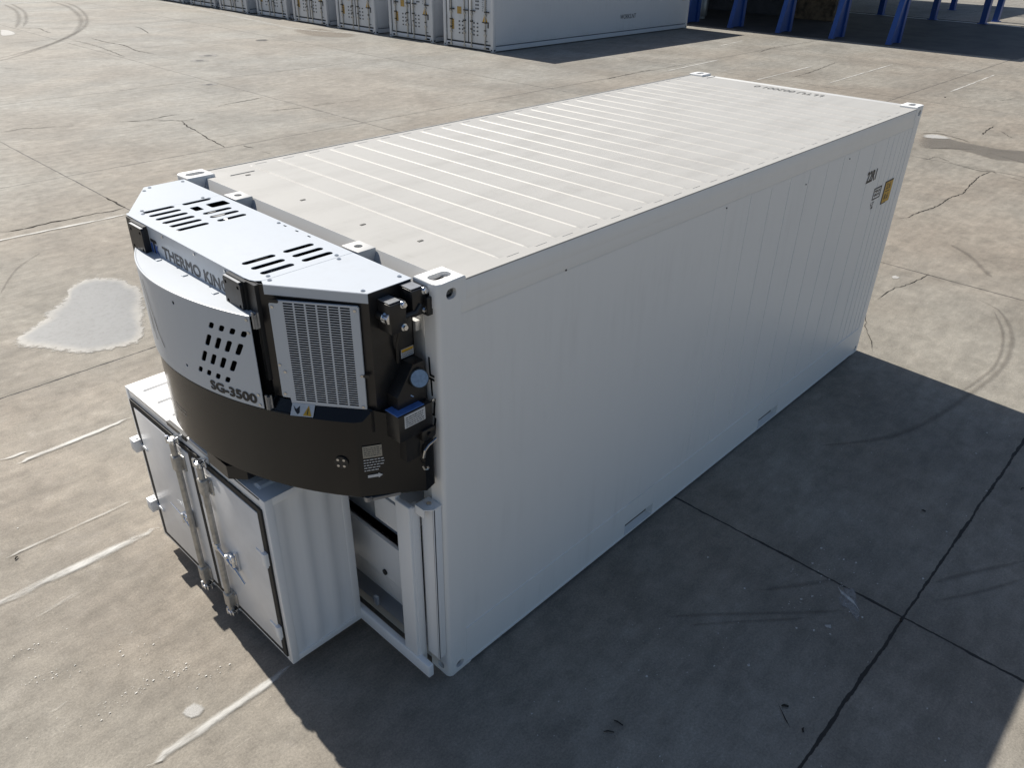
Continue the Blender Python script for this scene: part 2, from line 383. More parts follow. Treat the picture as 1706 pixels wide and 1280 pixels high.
# plan outlines of the cracks, worn lines, tyre marks and stains (metres)
CRACKS=[([[2.734,16.863],[2.968,16.834],[3.194,16.895],[3.387,16.724],[3.624,16.673],[3.915,16.523],[4.225,16.412]],0.012),([[4.564,16.249],[4.825,16.214],[5.072,16.137],[5.261,16.028],[5.479,15.98],[5.813,16.067],[6.127,16.093],[6.39,16.108]],0.02),([[5.46,15.939],[5.647,15.716],[5.873,15.574],[5.991,15.412],[6.326,15.379]],0.016),([[5.991,15.412],[5.819,14.778],[5.76,14.241],[5.621,13.525],[5.582,13.147],[5.481,12.583]],0.02),([[0.706,10.317],[0.929,10.229],[1.195,10.255],[1.463,10.261],[1.724,10.229],[2.008,10.235],[2.243,10.183],[2.449,10.204]],0.03),([[2.472,10.182],[2.467,10.479],[2.46,10.941]],0.02),([[7.346,16.301],[7.763,16.446],[8.193,16.493],[8.805,16.616]],0.02),([[8.027,15.054],[8.635,14.913],[8.895,14.853]],0.015),([[9.124,14.923],[9.584,14.869],[10.401,14.693]],0.012),([[10.012,30.499],[10.001,29.171],[10.124,27.878],[9.907,26.391],[10.066,25.326]],0.03),([[9.27,30.319],[9.352,28.48],[9.035,25.37]],0.02),([[9.124,35.026],[9.623,34.657],[9.521,33.692],[9.468,32.894]],0.03),([[7.008,30.653],[8.1,30.858],[9.432,30.944]],0.015),([[12.798,33.035],[12.686,32.206],[12.261,30.624]],0.03),([[5.828,12.5],[5.891,12.167]],0.02),([[5.854,11.908],[5.905,11.531]],0.008),([[2.246,15.287],[2.419,15.241]],0.03),([[5.347,25.294],[5.655,25.19]],0.02),([[10.986,1.437],[11.195,1.312],[11.525,1.294],[11.92,1.226],[12.301,1.182],[12.797,1.203],[13.335,1.124],[13.75,1.178],[14.29,1.229],[14.777,1.26],[15.383,1.204]],0.014),([[15.321,1.89],[15.256,1.631],[15.192,1.379],[15.298,1.18],[15.192,1.076]],0.014),([[18.626,2.326],[19.351,2.394],[19.854,2.394]],0.02),([[19.338,2.115],[18.967,1.882],[18.807,1.751]],0.012),([[15.129,2.502],[15.368,2.396],[15.683,2.334],[15.321,1.89]],0.008),([[17.232,1.632],[17.3,1.402],[17.367,1.151]],0.03),([[22.693,3.652],[23.597,3.259],[24.646,2.957]],0.01),([[17.978,3.472],[18.439,2.774]],0.01),([[17.673,3.318],[17.939,3.08],[17.864,2.732],[17.609,2.296]],0.02),([[15.171,0.995],[15.008,0.565]],0.008),([[8.949,0.221],[8.568,0.256],[8.292,0.307],[8.063,0.372],[7.596,0.37]],0.008),([[7.043,0.293],[6.714,0.173],[6.346,-0.043],[6.131,-0.142]],0.006),([[0.888,6.708],[1.006,6.671],[1.164,6.607]],0.01),([[1.006,6.671],[1.035,6.51],[1.118,6.507]],0.01),([[1.13,-1.65],[1.181,-1.603],[1.242,-1.527]],0.006),([[22.642,8.983],[23.706,8.999],[25.414,9.197],[26.859,9.405]],0.02),([[17.754,12.502],[19.638,12.677],[20.482,12.602]],0.02),([[26.945,12.397],[28.702,12.705],[30.053,12.547]],0.02)]
LINES=[('w1',[[0.44,9.976],[1.205,9.869],[1.972,9.914],[2.328,9.851]],0.07),('w2',[[-1.071,4.17],[-0.87,4.178],[-0.641,4.175],[-0.39,4.202],[-0.094,4.187]],0.055),('w2b',[[-1.152,4.323],[-1.029,4.298],[-0.905,4.272]],0.05),('w3',[[-1.518,3.023],[-1.298,3.008],[-1.013,3.029],[-0.811,3.01],[-0.593,3.009]],0.03),('w4',[[-1.796,2.571],[-1.69,2.587],[-1.424,2.593],[-1.184,2.584],[-0.939,2.603],[-0.606,2.528]],0.075),('w4b',[[-1.505,2.31],[-1.381,2.309],[-1.242,2.314]],0.03),('w5',[[-1.533,0.745],[-1.439,0.745],[-1.289,0.75],[-1.133,0.755],[-0.954,0.764],[-0.743,0.762],[-0.578,0.74]],0.06),('s1',[[-1.8,1.467],[-1.724,1.47],[-1.632,1.479]],0.012),('s2',[[-1.793,1.314],[-1.713,1.299]],0.01),('s3',[[-1.649,1.313],[-1.543,1.325]],0.01),('s4',[[-1.621,2.285],[-1.45,2.292],[-1.239,2.309]],0.015),('r0',[[23.858,4.682],[25.12,4.72],[26.804,4.732],[28.475,4.729]],0.1),('r1',[[22.433,7.686],[24.364,7.784],[26.227,7.85],[27.998,7.852]],0.07),('r2l',[[20.942,9.413],[22.907,9.515],[25.366,9.528]],0.08),('r3l',[[20.719,10.974],[22.676,11.054],[25.462,11.142]],0.06),('r4',[[20.589,12.2],[22.314,12.273],[24.081,12.379]],0.1),('r5',[[27.274,14.267],[29.685,14.538]],0.1),('r6',[[20.088,13.893],[24.342,14.068],[29.635,14.286]],0.04),('u1',[[5.028,17.738],[5.499,17.808]],0.04),('u2',[[6.74,16.178],[7.15,16.142]],0.05),('u3',[[10.26,20.898],[10.889,20.889]],0.06),('u4',[[11.037,19.37],[12.274,19.237]],0.06),('t0',[[11.651,45.635],[12.746,46.023],[14.528,46.166]],0.25),('t1',[[8.275,14.362],[8.703,14.302]],0.05),('g1',[[2.428,-1.376],[2.373,-1.463],[2.305,-1.578]],0.05),('e1',[[32.168,19.534],[32.139,17.145],[32.478,14.659],[32.714,10.941],[32.549,7.524],[32.408,5.421]],0.25),('e2',[[17.886,44.445],[18.493,41.811],[18.131,36.712],[17.822,32.355],[17.555,28.59],[18.606,25.579]],0.5)]
TYRE=[([[14.188,46.091],[13.814,42.848],[12.738,38.702],[11.561,35.363],[10.318,32.671],[9.15,30.783],[7.81,29.018],[6.632,27.65],[5.477,26.465]],0.35),([[14.61,45.816],[14.133,42.634],[12.978,38.533],[11.728,35.241],[10.729,33.22],[9.658,31.544],[8.101,29.458],[6.869,28.179],[5.673,27.113]],0.25),([[11.809,45.53],[11.222,42.085],[10.146,38.383],[9.039,35.356]],0.3),([[12.229,45.942],[11.481,41.906],[10.384,38.213],[9.377,35.556]],0.25),([[8.51,-0.528],[8.364,-0.801],[7.85,-1.07],[7.341,-1.203],[6.811,-1.262],[6.234,-1.227],[5.363,-1.116],[4.726,-0.968],[4.328,-0.755],[4.004,-0.521]],0.09),([[8.263,-0.783],[7.722,-1.018],[7.152,-1.151],[6.62,-1.196],[5.953,-1.118]],0.06),([[10.383,0.391],[10.072,0.038],[9.639,-0.271],[9.432,-0.412]],0.12),([[1.353,-0.676],[1.533,-0.838],[1.883,-1.172],[2.237,-1.509]],0.04),([[1.37,-0.803],[1.645,-1.04],[2.008,-1.365]],0.03),([[2.924,-1.831],[3.253,-2.015],[3.643,-2.255]],0.05),([[2.765,-1.909],[3.028,-2.082],[3.44,-2.305]],0.04),([[1.992,-0.982],[2.268,-1.189],[2.495,-1.347]],0.06),([[-0.018,7.982],[0.4,8.689],[0.847,9.092]],0.04)]
POLYS={'puddle':[[-0.371,6.535],[-0.261,6.658],[-0.103,6.791],[0.062,6.929],[0.151,7.101],[0.314,7.211],[0.486,7.379],[0.634,7.645],[0.776,7.752],[0.986,7.763],[1.162,7.593],[1.247,7.46],[1.253,7.229],[1.295,6.97],[1.066,6.371],[0.893,6.017],[0.727,5.691],[0.575,5.561],[0.373,5.58],[0.169,5.65],[0.018,5.773],[-0.107,5.965],[-0.249,6.192],[-0.362,6.347]],'blob':[[-1.252,0.936],[-1.219,0.963],[-1.163,0.947],[-1.127,0.889],[-1.132,0.843],[-1.186,0.828],[-1.238,0.851],[-1.257,0.901]],'ramp':[[17.615,3.369],[17.713,3.005],[17.578,2.507],[17.541,1.972],[17.519,1.543],[17.695,0.852],[16.424,0.56],[16.486,0.932],[16.264,1.289],[16.307,1.539],[16.513,1.926],[16.624,2.427],[16.25,2.937]],'pale':[[17.497,3.281],[17.795,3.125],[17.789,2.8],[17.598,2.648],[17.338,2.881],[17.23,3.165]],'patch2':[[8.352,34.991],[8.613,34.626],[8.477,33.397],[8.143,32.931],[7.776,33.132]],'brown':[[17.15,28.434],[18.457,28.389],[18.441,26.574],[18.403,25.308],[17.454,24.8],[16.682,25.793],[16.662,26.628]],'smear':[[2.321,-1.41],[2.463,-1.412],[2.491,-1.464],[2.314,-1.587],[2.204,-1.608],[2.254,-1.527],[2.25,-1.454]],'smear2':[[2.016,-1.46],[2.063,-1.5],[2.028,-1.516],[2.0,-1.479]],'white3':[[8.48,0.56],[8.568,0.532],[8.543,0.445],[8.454,0.442],[8.413,0.504]]}
RINGS=[('r',[[11.174,23.953],[11.568,23.637],[10.843,23.332]]),('r',[[10.45,23.135],[10.803,22.849],[10.206,22.668]]),('d',[[14.558,26.245],[14.892,25.988],[14.34,25.886]]),('r',[[8.635,19.128],[8.892,18.911],[8.452,18.784]])]
DEBRIS=[[0.381,-0.924],[0.467,-0.927],[1.249,-1.569],[1.175,-1.72],[4.592,-2.003],[3.714,-1.515],[22.849,4.503],[-1.464,2.962],[2.429,-1.816]]
b = B()
for pts, w in CRACKS:
    sp = smooth_pts(pts, .05 if w < .02 else .08, .012 if w < .02 else .02); ribbon(b, sp, w, .0045, wj=.7)
tag(obj('pavement_crack', b, 'crack'), 'dark hairline cracks running across the concrete slabs', kind='structure')
for nm, pts, w in LINES:
    if nm[0] in 'wrt' and nm != 't0':   # ruled lines: straighten the traced points
        mx = sum(q[0] for q in pts) / len(pts); my = sum(q[1] for q in pts) / len(pts)
        sl = sum((q[0] - mx) * (q[1] - my) for q in pts) / sum((q[0] - mx) ** 2 for q in pts); pts = [[q[0], my + sl * (q[0] - mx)] for q in pts]
    faint = nm in ('w4b', 's1', 's2', 's3', 's4', 'r3l', 'r6', 'u1', 'u2', 'u3', 'u4', 't1', 'e1', 'e2', 'w3')
    b = B(); ribbon(b, smooth_pts(pts, .1, .004), w * (2.0 if nm[0] == 'w' else 1.6), .008, uv=True, wj=.05, taper=nm not in ('t0', 'e1', 'e2'))
    tag(obj('painted_line', b, 'faint' if faint else 'line'), 'worn white painted line on the concrete', kind='structure')
b = B()
for pts, w in TYRE: ribbon(b, smooth_pts(pts, .12), w * 1.25, .0065, uv=True)
tag(obj('tyre_mark', b, 'tyre'), 'curving dark tyre marks on the concrete', kind='structure')

def patch(name, pts, mat, label, z=.005, ring=.05, jit=.008):
    """irregular flat stain: an inner polygon and an outer ring, uv.x = 0 at the rim, 1 inside"""
    sp = smooth_pts(pts, .05, jit, True); k = len(sp)
    area = sum(sp[i].x * sp[(i + 1) % k].y - sp[(i + 1) % k].x * sp[i].y for i in range(k))
    if area < 0: sp = sp[::-1]
    c0 = sum(sp, Vector((0, 0))) / k
    b = B(); uvl = b.bm.loops.layers.uv.verify(); rows = []
    for j, t in enumerate((0, .25, .5, 1.0)):
        row = []
        for i, q in enumerate(sp):
            dd = (sp[(i + 1) % k] - sp[i - 1]).normalized(); nn = Vector((-dd.y, dd.x))
            rr = min(ring, (q - c0).length * .45); w = q + (c0 - q).normalized() * rr * t
            row.append((b.bm.verts.new((w.x, w.y, z)), t))
        rows.append(row)
    for ra, rb in zip(rows, rows[1:]):
        for i in range(k):
            j = (i + 1) % k; f = b.bm.faces.new((ra[i][0], ra[j][0], rb[j][0], rb[i][0]))
            for lp, t in zip(f.loops, (ra[i][1], ra[j][1], rb[j][1], rb[i][1])): lp[uvl].uv = (t, 0)
    cv = b.bm.verts.new((c0.x, c0.y, z))
    for i in range(k):
        f = b.bm.faces.new((rows[-1][i][0], rows[-1][(i + 1) % k][0], cv))
        for lp in f.loops: lp[uvl].uv = (1, 0)
    return tag(obj(name, b, mat), label, kind='structure')
def stain(name, rim, core, amount=.9, c0=.5, c1=.95, rough=.7, nz=.3, nscale=6, hole=.55, aw=.80):
    n = N(name); p = n.pos(); s = n.t.nodes.new('ShaderNodeSeparateXYZ'); n.t.links.new(n.nd('TexCoord', out=2), s.inputs[0])
    e = s.outputs[0]; f = n.noise(p, nscale, 6, .65)
    c = n.mix(n.ramp(n.ma('ADD', e, n.ma('MULTIPLY', n.ma('SUBTRACT', f, .5), nz)), c0, c1), rim, core)
    c = n.mix(n.ma('MULTIPLY', n.ramp(n.noise(p, 2.2, 5, .6), .4, .7), .45), c, tuple(x * .72 for x in core))
    al = n.ma('MULTIPLY', n.ramp(n.ma('ADD', e, n.ma('MULTIPLY', n.ma('SUBTRACT', n.noise(p, 14, 4, .6), .5), 1.0)), .10, aw), amount)
    al = n.ma('MULTIPLY', al, n.ramp(n.noise(p, nscale * 4, 5, .75), .30, .55, hole, 1.0))
    return n.set(col=c, rough=rough, alpha=al)
M['puddle'] = stain('dried_slurry', (.31, .295, .268), (.158, .165, .172), .90, .30, 1.0, .55, nscale=4, hole=.85, aw=.45)
M['blob'] = stain('white_chalk_blot', (.42, .41, .385), (.56, .55, .53), .75, nscale=40)
M['asphalt'] = stain('dark_repair_strip', (.19, .17, .148), (.165, .15, .132), .7, rough=.9, nscale=14)
M['brownst'] = stain('brown_stain', (.23, .185, .14), (.21, .17, .13), .45)
patch('dried_stain', POLYS['puddle'], 'puddle', 'pale dried slurry stain with a whitish rim', ring=.24)
patch('chalk_blot', POLYS['blob'], 'blob', 'small white blot of paint on the concrete', ring=.045)
patch('repair_strip', POLYS['ramp'], 'asphalt', 'dark patched strip across the yard', ring=.35)
patch('pale_patch', POLYS['pale'], 'blob', 'pale patch at the repair strip', z=.0095, ring=.2)
patch('pale_patch', POLYS['patch2'], 'blob', 'pale patch at the edge of the yard', ring=.3)
patch('brown_patch', POLYS['brown'], 'brownst', 'brownish patch before the containers', ring=.6)
M['smear'] = stain('smeared_white', (.36, .35, .34), (.40, .39, .38), .6, nscale=9, hole=.0, aw=1.0)
patch('paint_smear', POLYS['smear'], 'smear', 'white smear in the shadow', ring=.03)
patch('paint_smear', POLYS['smear2'], 'blob', 'small white smear in the shadow', ring=.02)
patch('paint_smear', POLYS['white3'], 'blob', 'white smear beside the far end of the container', ring=.04)
M['dent'] = stain('dark_pit', (.13, .12, .11), (.05, .05, .05), .8)
M['halo'] = stain('pale_pit_rim', (.33, .32, .30), (.29, .28, .265), .6)
for nm, (a, bb, c_) in RINGS:
    r = (Vector(bb) - Vector(a)).length; r = min(r, .95) * .8
    circ = [(a[0] + r * cos(2 * pi * i / 14) * rnd.uniform(.85, 1.1), a[1] + r * sin(2 * pi * i / 14) * rnd.uniform(.85, 1.1)) for i in range(14)]
    if nm == 'r': patch('pale_patch', circ, 'halo', 'pale round rim of a filled pit', ring=r * .5)
    k = .42 if nm == 'r' else .8
    patch('filled_pit', [(a[0] + (x - a[0]) * k, a[1] + (y - a[1]) * k) for x, y in circ], 'dent', 'dark round filled pit in the slab', z=.009, ring=r * .25)
DL = ['short black twig lying in the container shadow, lower left of the pair', 'short black twig lying in the container shadow, upper right of the pair',
      'flat dark scrap lying in the container shadow', 'round dark lump lying near the slab joint in the shadow', 'dark twig lying at the right edge of the shadow',
      'thin dark scrap in the middle of the shadow', 'small black lump on the sunlit slab beyond the container', 'dark scrap at the lower left of the yard', 'loose crumbs at the crossing of two slab joints']
for i, (x, y) in enumerate(DEBRIS):
    b = B(); a = rnd.uniform(0, 3); L = (.06, .06, .04, .03, .05, .03, .05, .03, .04)[i]; w = L * (.13 if i in (0, 1, 4) else .35)
    pts = [(x - L * cos(a) / 2, y - L * sin(a) / 2, .008), (x, y + .006, .012), (x + L * cos(a) / 2, y + L * sin(a) / 2, .008)]
    b.tube(pts, [w * .4, w * .55, w * .3], 6)
    tag(obj('debris_scrap', b, 'crack', at=(x, y, 0), smooth=40), DL[i], 'debris', 'loose scraps on the concrete')
# chips of white paint scattered in the foreground
b = B()
for cx_, cy_, sr, k in ((-1.22, 1.25, .10, 60), (-1.45, 1.30, .10, 26), (-1.0, 1.05, .10, 20), (-1.6, 2.0, .15, 30), (-1.70, 1.75, .08, 30), (-1.7, 1.3, .15, 25), (-1.35, 1.6, .2, 30), (.25, -1.3, .18, 30), (1.3, -1.0, .25, 24), (2.5, -1.1, .4, 30), (.8, -.6, .4, 14), (4.4, -.9, .5, 18), (.6, -1.7, .3, 24), (8.5, -.3, .6, 14), (-1.4, 3.4, .3, 14)):
    for _ in range(int(k * .75)):
        u_ = rnd.uniform(-1.3, 1.3); x, y = cx_ + sr * u_ + rnd.gauss(0, sr * .25), cy_ - sr * .25 * u_ + rnd.gauss(0, sr * .28); r = rnd.choice((.0012, .0015, .002, .002, .003, .0045)); m_ = rnd.randint(4, 7); ph = rnd.random() * 6
        b.prism([(x + r * rnd.uniform(.8, 2.4) * cos(ph + 2 * pi * i / m_), y + r * rnd.uniform(.5, 1.1) * sin(ph + 2 * pi * i / m_)) for i in range(m_)], .0042, .0050)
for x, y in [(rnd.uniform(-.3, 5.5), rnd.uniform(-2.4, -.4)) for _ in range(70)] + [(rnd.gauss(2.35, .25), rnd.gauss(-1.35, .12)) for _ in range(40)] + [(rnd.gauss(.15, .2), rnd.gauss(-1.45, .15)) for _ in range(60)]:
    r = rnd.choice((.002, .003, .003, .005, .008)); m_ = rnd.randint(5, 8); ph = rnd.random() * 6
    b.prism([(x + r * rnd.uniform(.5, 1.8) * cos(ph + 2 * pi * i / m_), y + r * rnd.uniform(.4, 1.3) * sin(ph + 2 * pi * i / m_)) for i in range(m_)], .0052, .0060)
M['chip'] = plain('flaked_white_paint', (.64, .63, .60), .6, 0, .2, 90)
tag(obj('paint_chips', b, 'chip'), 'flakes of white paint scattered on the concrete', kind='stuff')
# ---------------------------------------------------------------- the white reefer container
L_, W_, H_ = 6.058, 2.438, 2.591
cont = thing('shipping_container', 'big white container with ribbed roof, alone in the foreground, generator hung on its end', 'container', (3.03, 1.219, 0))
CW = (.178, .162, .118)
def casting(top=True, mat_in='grime'):
    """corner casting in its own frame: corner at the origin, body towards +x +y, hole side up"""
    R_ = .026; pl_ = [(R_ - R_ * cos(t), R_ - R_ * sin(t)) for t in [pi / 2 * i / 6 for i in range(7)]]
    a = B().prism(pl_ + [(CW[0], 0), (CW[0], CW[1]), (0, CW[1])], 0, CW[2])
    bmesh.ops.bevel(a.bm, geom=[e for e in a.bm.edges if all(v.co.z > CW[2] - 1e-5 for v in e.verts)], offset=.007, segments=3, profile=.5, affect='EDGES')
    cav = B().box(.024, CW[0] - .022, .024, CW[1] - .022, .014, CW[2] - .026)
    up = B(); up.prism([(.028 + x, .050 + y) for x, y in rrect(0, .122, 0, .062, .028, 6)], CW[2] - .05, CW[2] + .02)
    s1 = B(); s1.prism(rrect(.056, .118, .030, .082, .024, 6), -.02, .05, fn=lambda x, y, z: (x, z, y))
    s2 = B(); s2.prism(rrect(.050, .110, .030, .082, .024, 6), -.02, .05, fn=lambda x, y, z: (z, x, y))
    return boolean(a, [cav, up, s1, s2])
CAST = casting()
for ix, iy, iz in [(a, b_, c_) for a in (0, 1) for b_ in (0, 1) for c_ in (0, 1)]:
    b = B(); k = .004 if iz else 0
    b.add(CAST, fn=lambda x, y, z: ((x - k) if ix == 0 else L_ - x + k, (y - .0005) if iy == 0 else W_ - y + .0005, z if iz == 0 and False else (H_ - CW[2] + z if iz else CW[2] - z)))
    cst = obj('corner_casting', b, 'cside', cont, smooth=35)
    if iz:
        b2 = None; g_ = B(); x0 = .03 if ix == 0 else L_ - .15; y0 = .03 if iy == 0 else W_ - .13
        for q in range(26):
            xx, yy = x0 + rnd.random() * .12, y0 + rnd.random() * .1; r = rnd.uniform(.004, .011)
            g_.box(xx - r, xx + r, yy - r, yy + r, H_ - .045 - r, H_ - .040 + r * rnd.uniform(.1, .8), bev=r * .4, seg=1)
        g_.box(x0 - .003, x0 + .125, y0 - .003, y0 + .108, H_ - .075, H_ - .042)
        sub = obj('grit', g_, 'grime', cst); 
# corner posts
for x0, x1 in ((0.004, .14), (L_ - .14, L_ - .004)):
    for y0, y1 in ((.001, .098), (W_ - .098, W_ - .001)):
        R_ = .026; q_ = [(R_ - R_ * cos(t), R_ - R_ * sin(t)) for t in [pi / 2 * i / 6 for i in range(7)]] + [(.142, 0), (.142, .098), (0, .098)]
        b = B(); b.prism([(x if x0 < 1 else L_ - x, y + .0005 if y0 < 1 else W_ - y - .0005) for x, y in q_], CW[2] + .0003, H_ - CW[2] - .0003)
        obj('corner_post', b, 'cside', cont, smooth=40)
# side walls: flat sheet with shallow pressed ribs, a header band and a lower band
ribs = [2.56, 2.88, 3.18, 3.47, 3.79, 4.11, 4.41, 4.71, 5.05, 5.35, 5.48, 5.60, 5.72, 5.82]
def side_wall(y0, s):
    b = B(); xs = []
    for r in ribs: d_ = .003 + .004 * min(1, (r - 2.4) / 1.2); xs += [(r - .0065, 0), (r - .003, d_), (r + .003, d_), (r + .0065, 0)]
    xs = [(.14, 0)] + xs + [(L_ - .14, 0)]
    zz = [(.32, 0), (.35, 1), (2.37, 1), (2.405, 0)]
    rows = [[b.bm.verts.new((x, y0 + s * d_ * k, z)) for x, d_ in xs] for z, k in zz]
    for ra, rb in zip(rows, rows[1:]):
        for i in range(len(ra) - 1): b.bm.faces.new((ra[i], ra[i + 1], rb[i + 1], rb[i]))
    b.box(.14, L_ - .14, min(y0, y0 + s * .04) + (.001 if s > 0 else -.0), max(y0, y0 + s * .04), 2.405, 2.44)
    return b
for y0, s in ((.0035, 1), (W_ - .0035, -1)):
    obj('side_wall', side_wall(y0, s), 'cside', cont)
    b = B(); ya, yb = (y0 - .0015, y0 + .05) if s > 0 else (y0 - .05, y0 + .0015)
    b.box(.138, L_ - .138, ya, yb, 2.41, 2.568, bev=.004)
    b.box(.175, L_ - .175, ya - (.001 if s > 0 else 0), yb + (.001 if s < 0 else 0), 2.4735, 2.570, bev=.003)
    obj('top_rail', b, 'cside', cont, smooth=40)
    b = B(); f = lambda q: (y0 + s * q)
    segs = [(.1788, 1.765), (2.125, 3.795), (4.165, L_ - .1788)]
    b.box(.1425, .179, min(f(-.005), f(.05)), max(f(-.005), f(.05)), .1185, .32); b.box(L_ - .179, L_ - .1425, min(f(-.005), f(.05)), max(f(-.005), f(.05)), .1185, .32)
    for x0, x1 in segs: b.box(x0, x1, min(f(-.005), f(.05)), max(f(-.005), f(.05)), .028, .32)
    for x0, x1 in ((1.765, 2.125), (3.795, 4.165)):
        b.box(x0 + .0005, x1 - .0005, min(f(-.004), f(.05)), max(f(-.004), f(.05)), .135, .319)
        b.box(x0 - .002, x1 + .002, min(f(.06), f(.075)), max(f(.06), f(.075)), .03, .14)
        b.box(x0, x1, min(f(-.003), f(.05)), max(f(-.003), f(.05)), .020, .034)
    b.box(.15, L_ - .15, min(f(-.0045), f(-.009)), max(f(-.0045), f(-.009)), .022, .036)
    obj('bottom_rail', b, 'cside', cont, smooth=40)
# roof
b = B(); yA, yB = .105, W_ - .105; rx = [.48 + .209 * i for i in range(25)]
xs = [(.118, 0)]
for r in rx: xs += [(r - .0165, 0), (r - .0105, .0044), (r + .002, .0044), (r + .036, 0)]
xs += [(L_ - .10, 0)]
ys = [(yA - .03, 0), (yA, 1), (yB, 1), (yB + .03, 0)]; zr = 2.572
rows = [[b.bm.verts.new((x, y, zr + h_ * k)) for x, h_ in xs] for y, k in ys]
for ra, rb in zip(rows, rows[1:]):
    for i in range(len(ra) - 1): b.bm.faces.new((ra[i], ra[i + 1], rb[i + 1], rb[i]))
def flat(x0, x1, y0, y1, z=zr): b.quad((x0, y0, z), (x1, y0, z), (x1, y1, z), (x0, y1, z))
flat(.175, L_ - .175, .014, yA - .03); flat(.175, L_ - .175, yB + .03, W_ - .014)
b.box(.118, L_ - .002, .16, W_ - .16, zr - .03, zr - .0025)
for r in rx:
    for yy in (.066, W_ - .066): b.box(r + .03, r + .115, yy - .006, yy + .006, zr - .001, zr + .0016, bev=.0012, seg=1)
rf = obj('roof', b, 'roof', cont, smooth=12)
b = B()
b.box(.176, L_ - .176, .0015, .011, zr - .02, zr + .004, bev=.002); b.box(.176, L_ - .176, W_ - .011, W_ - .0015, zr - .02, zr + .004, bev=.002)
b.box(.25, .42, 2.225, 2.231, zr, zr + .004, bev=.001, seg=1)
b.box(.118, .20, .162, .17, zr - .0, zr + .004); b.box(L_ - .2, L_ - .03, 2.20, 2.206, zr, zr + .004)
obj('roof_seam', b, 'roof', cont)
b = B()
for x, y in ((.29, .92), (.35, .52), (.34, 2.17), (.30, 1.5)): b.box(x - .016, x + .016, y - .008, y + .008, zr, zr + .003, bev=.001, seg=1)
obj('weld_tack', b, 'grime', cont)
# front header recess with two mounting blocks
b = B()
b.prism([(.028, 2.39), (.033, 2.39), (.122, 2.5710), (.115, 2.5735)], .15, W_ - .15, fn=lambda x, y, z: (x, z, y)); b.box(.0, .112, .162, W_ - .162, 2.31, 2.36); 
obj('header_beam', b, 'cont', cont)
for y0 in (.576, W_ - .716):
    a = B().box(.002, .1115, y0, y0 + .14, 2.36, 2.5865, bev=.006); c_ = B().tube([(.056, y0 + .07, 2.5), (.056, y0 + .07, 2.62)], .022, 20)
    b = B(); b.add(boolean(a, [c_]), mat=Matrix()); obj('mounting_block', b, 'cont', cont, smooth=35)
# front end: stepped post edges, end wall, dark machinery bay
b = B()
for ya, yb, xx in ((.1, .112, .03), (.114, .132, .012), (.137, .152, .02), (.156, .2, .03)):
    b.box(xx, .13, ya, yb, .12, 2.47, bev=.003, seg=1); b.box(xx, .13, W_ - yb, W_ - ya, .12, 2.47, bev=.003, seg=1)
b.box(.032, .12, .2, W_ - .2, 1.40, 2.318); b.box(.02, .12, .162, W_ - .162, .02, .10)
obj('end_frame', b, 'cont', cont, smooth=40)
b = B()
for q in ((.45, .455, .2, W_ - .2, .1, 1.4), (.13, .45, .2, .205, .1, 1.4), (.13, .45, W_ - .205, W_ - .2, .1, 1.4), (.13, .45, .2, W_ - .2, .1, .105), (.13, .45, .2, W_ - .2, 1.395, 1.4)): b.box(*q)
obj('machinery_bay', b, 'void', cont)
b = B()   # sheet metal visible through the opening
b.box(.02, .028, .30, 2.1, .42, .745, bev=.003); b.prism([(.02, .42), (.028, .42), (.078, .19), (.07, .19)], .30, 2.1, fn=lambda x, y, z: (x, z, y)); b.box(.005, .03, .30, 2.1, .738, .75, bev=.003)
b.box(-.02, .30, .34, .60, .93, 1.13, bev=.006); b.box(.12, .18, .5, 1.3, .7, 1.2, bev=.01); b.box(.0, .02, .70, .73, .10, .17)
obj('inner_panel', b, 'cab', cont, smooth=40)
b = B(); b.tube([(.018, .60, .46), (.010, .60, .46)], .020, 14); b.tube([(.2, .45, .72), (.14, .5, .9), (.18, .8, .8), (.16, 1.1, .95), (.2, 1.3, .75)], .016, 8)
obj('cable', b, 'black', cont, smooth=50)
# rear doors (away from the camera)
b = B(); b.box(L_ - .10, L_ - .06, .10, W_ / 2 - .006, .16, 2.43, bev=.006); obj('door', b, 'cside', cont, smooth=40)
b = B(); b.box(L_ - .10, L_ - .06, W_ / 2 + .006, W_ - .10, .16, 2.43, bev=.006); obj('door', b, 'cside', cont, smooth=40)
b = B(); b.box(L_ - .12, L_ - .004, .14, W_ - .14, 2.44, 2.57, bev=.004); b.box(L_ - .12, L_ - .004, .14, W_ - .14, .02, .15, bev=.004); b.box(.12, L_ - .12, .06, W_ - .06, .10, .14)
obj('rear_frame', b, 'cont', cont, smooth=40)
for y in (.42, .95, W_ - .95, W_ - .42):
    b = B(); b.tube([(L_ - .035, y, .08), (L_ - .035, y, 2.52)], .017, 10)
    for z in (.3, 1.0, 1.7, 2.3): b.box(L_ - .06, L_ - .012, y - .04, y + .04, z - .03, z + .03, bev=.005)
    obj('lock_rod', b, 'rod', cont, smooth=40)
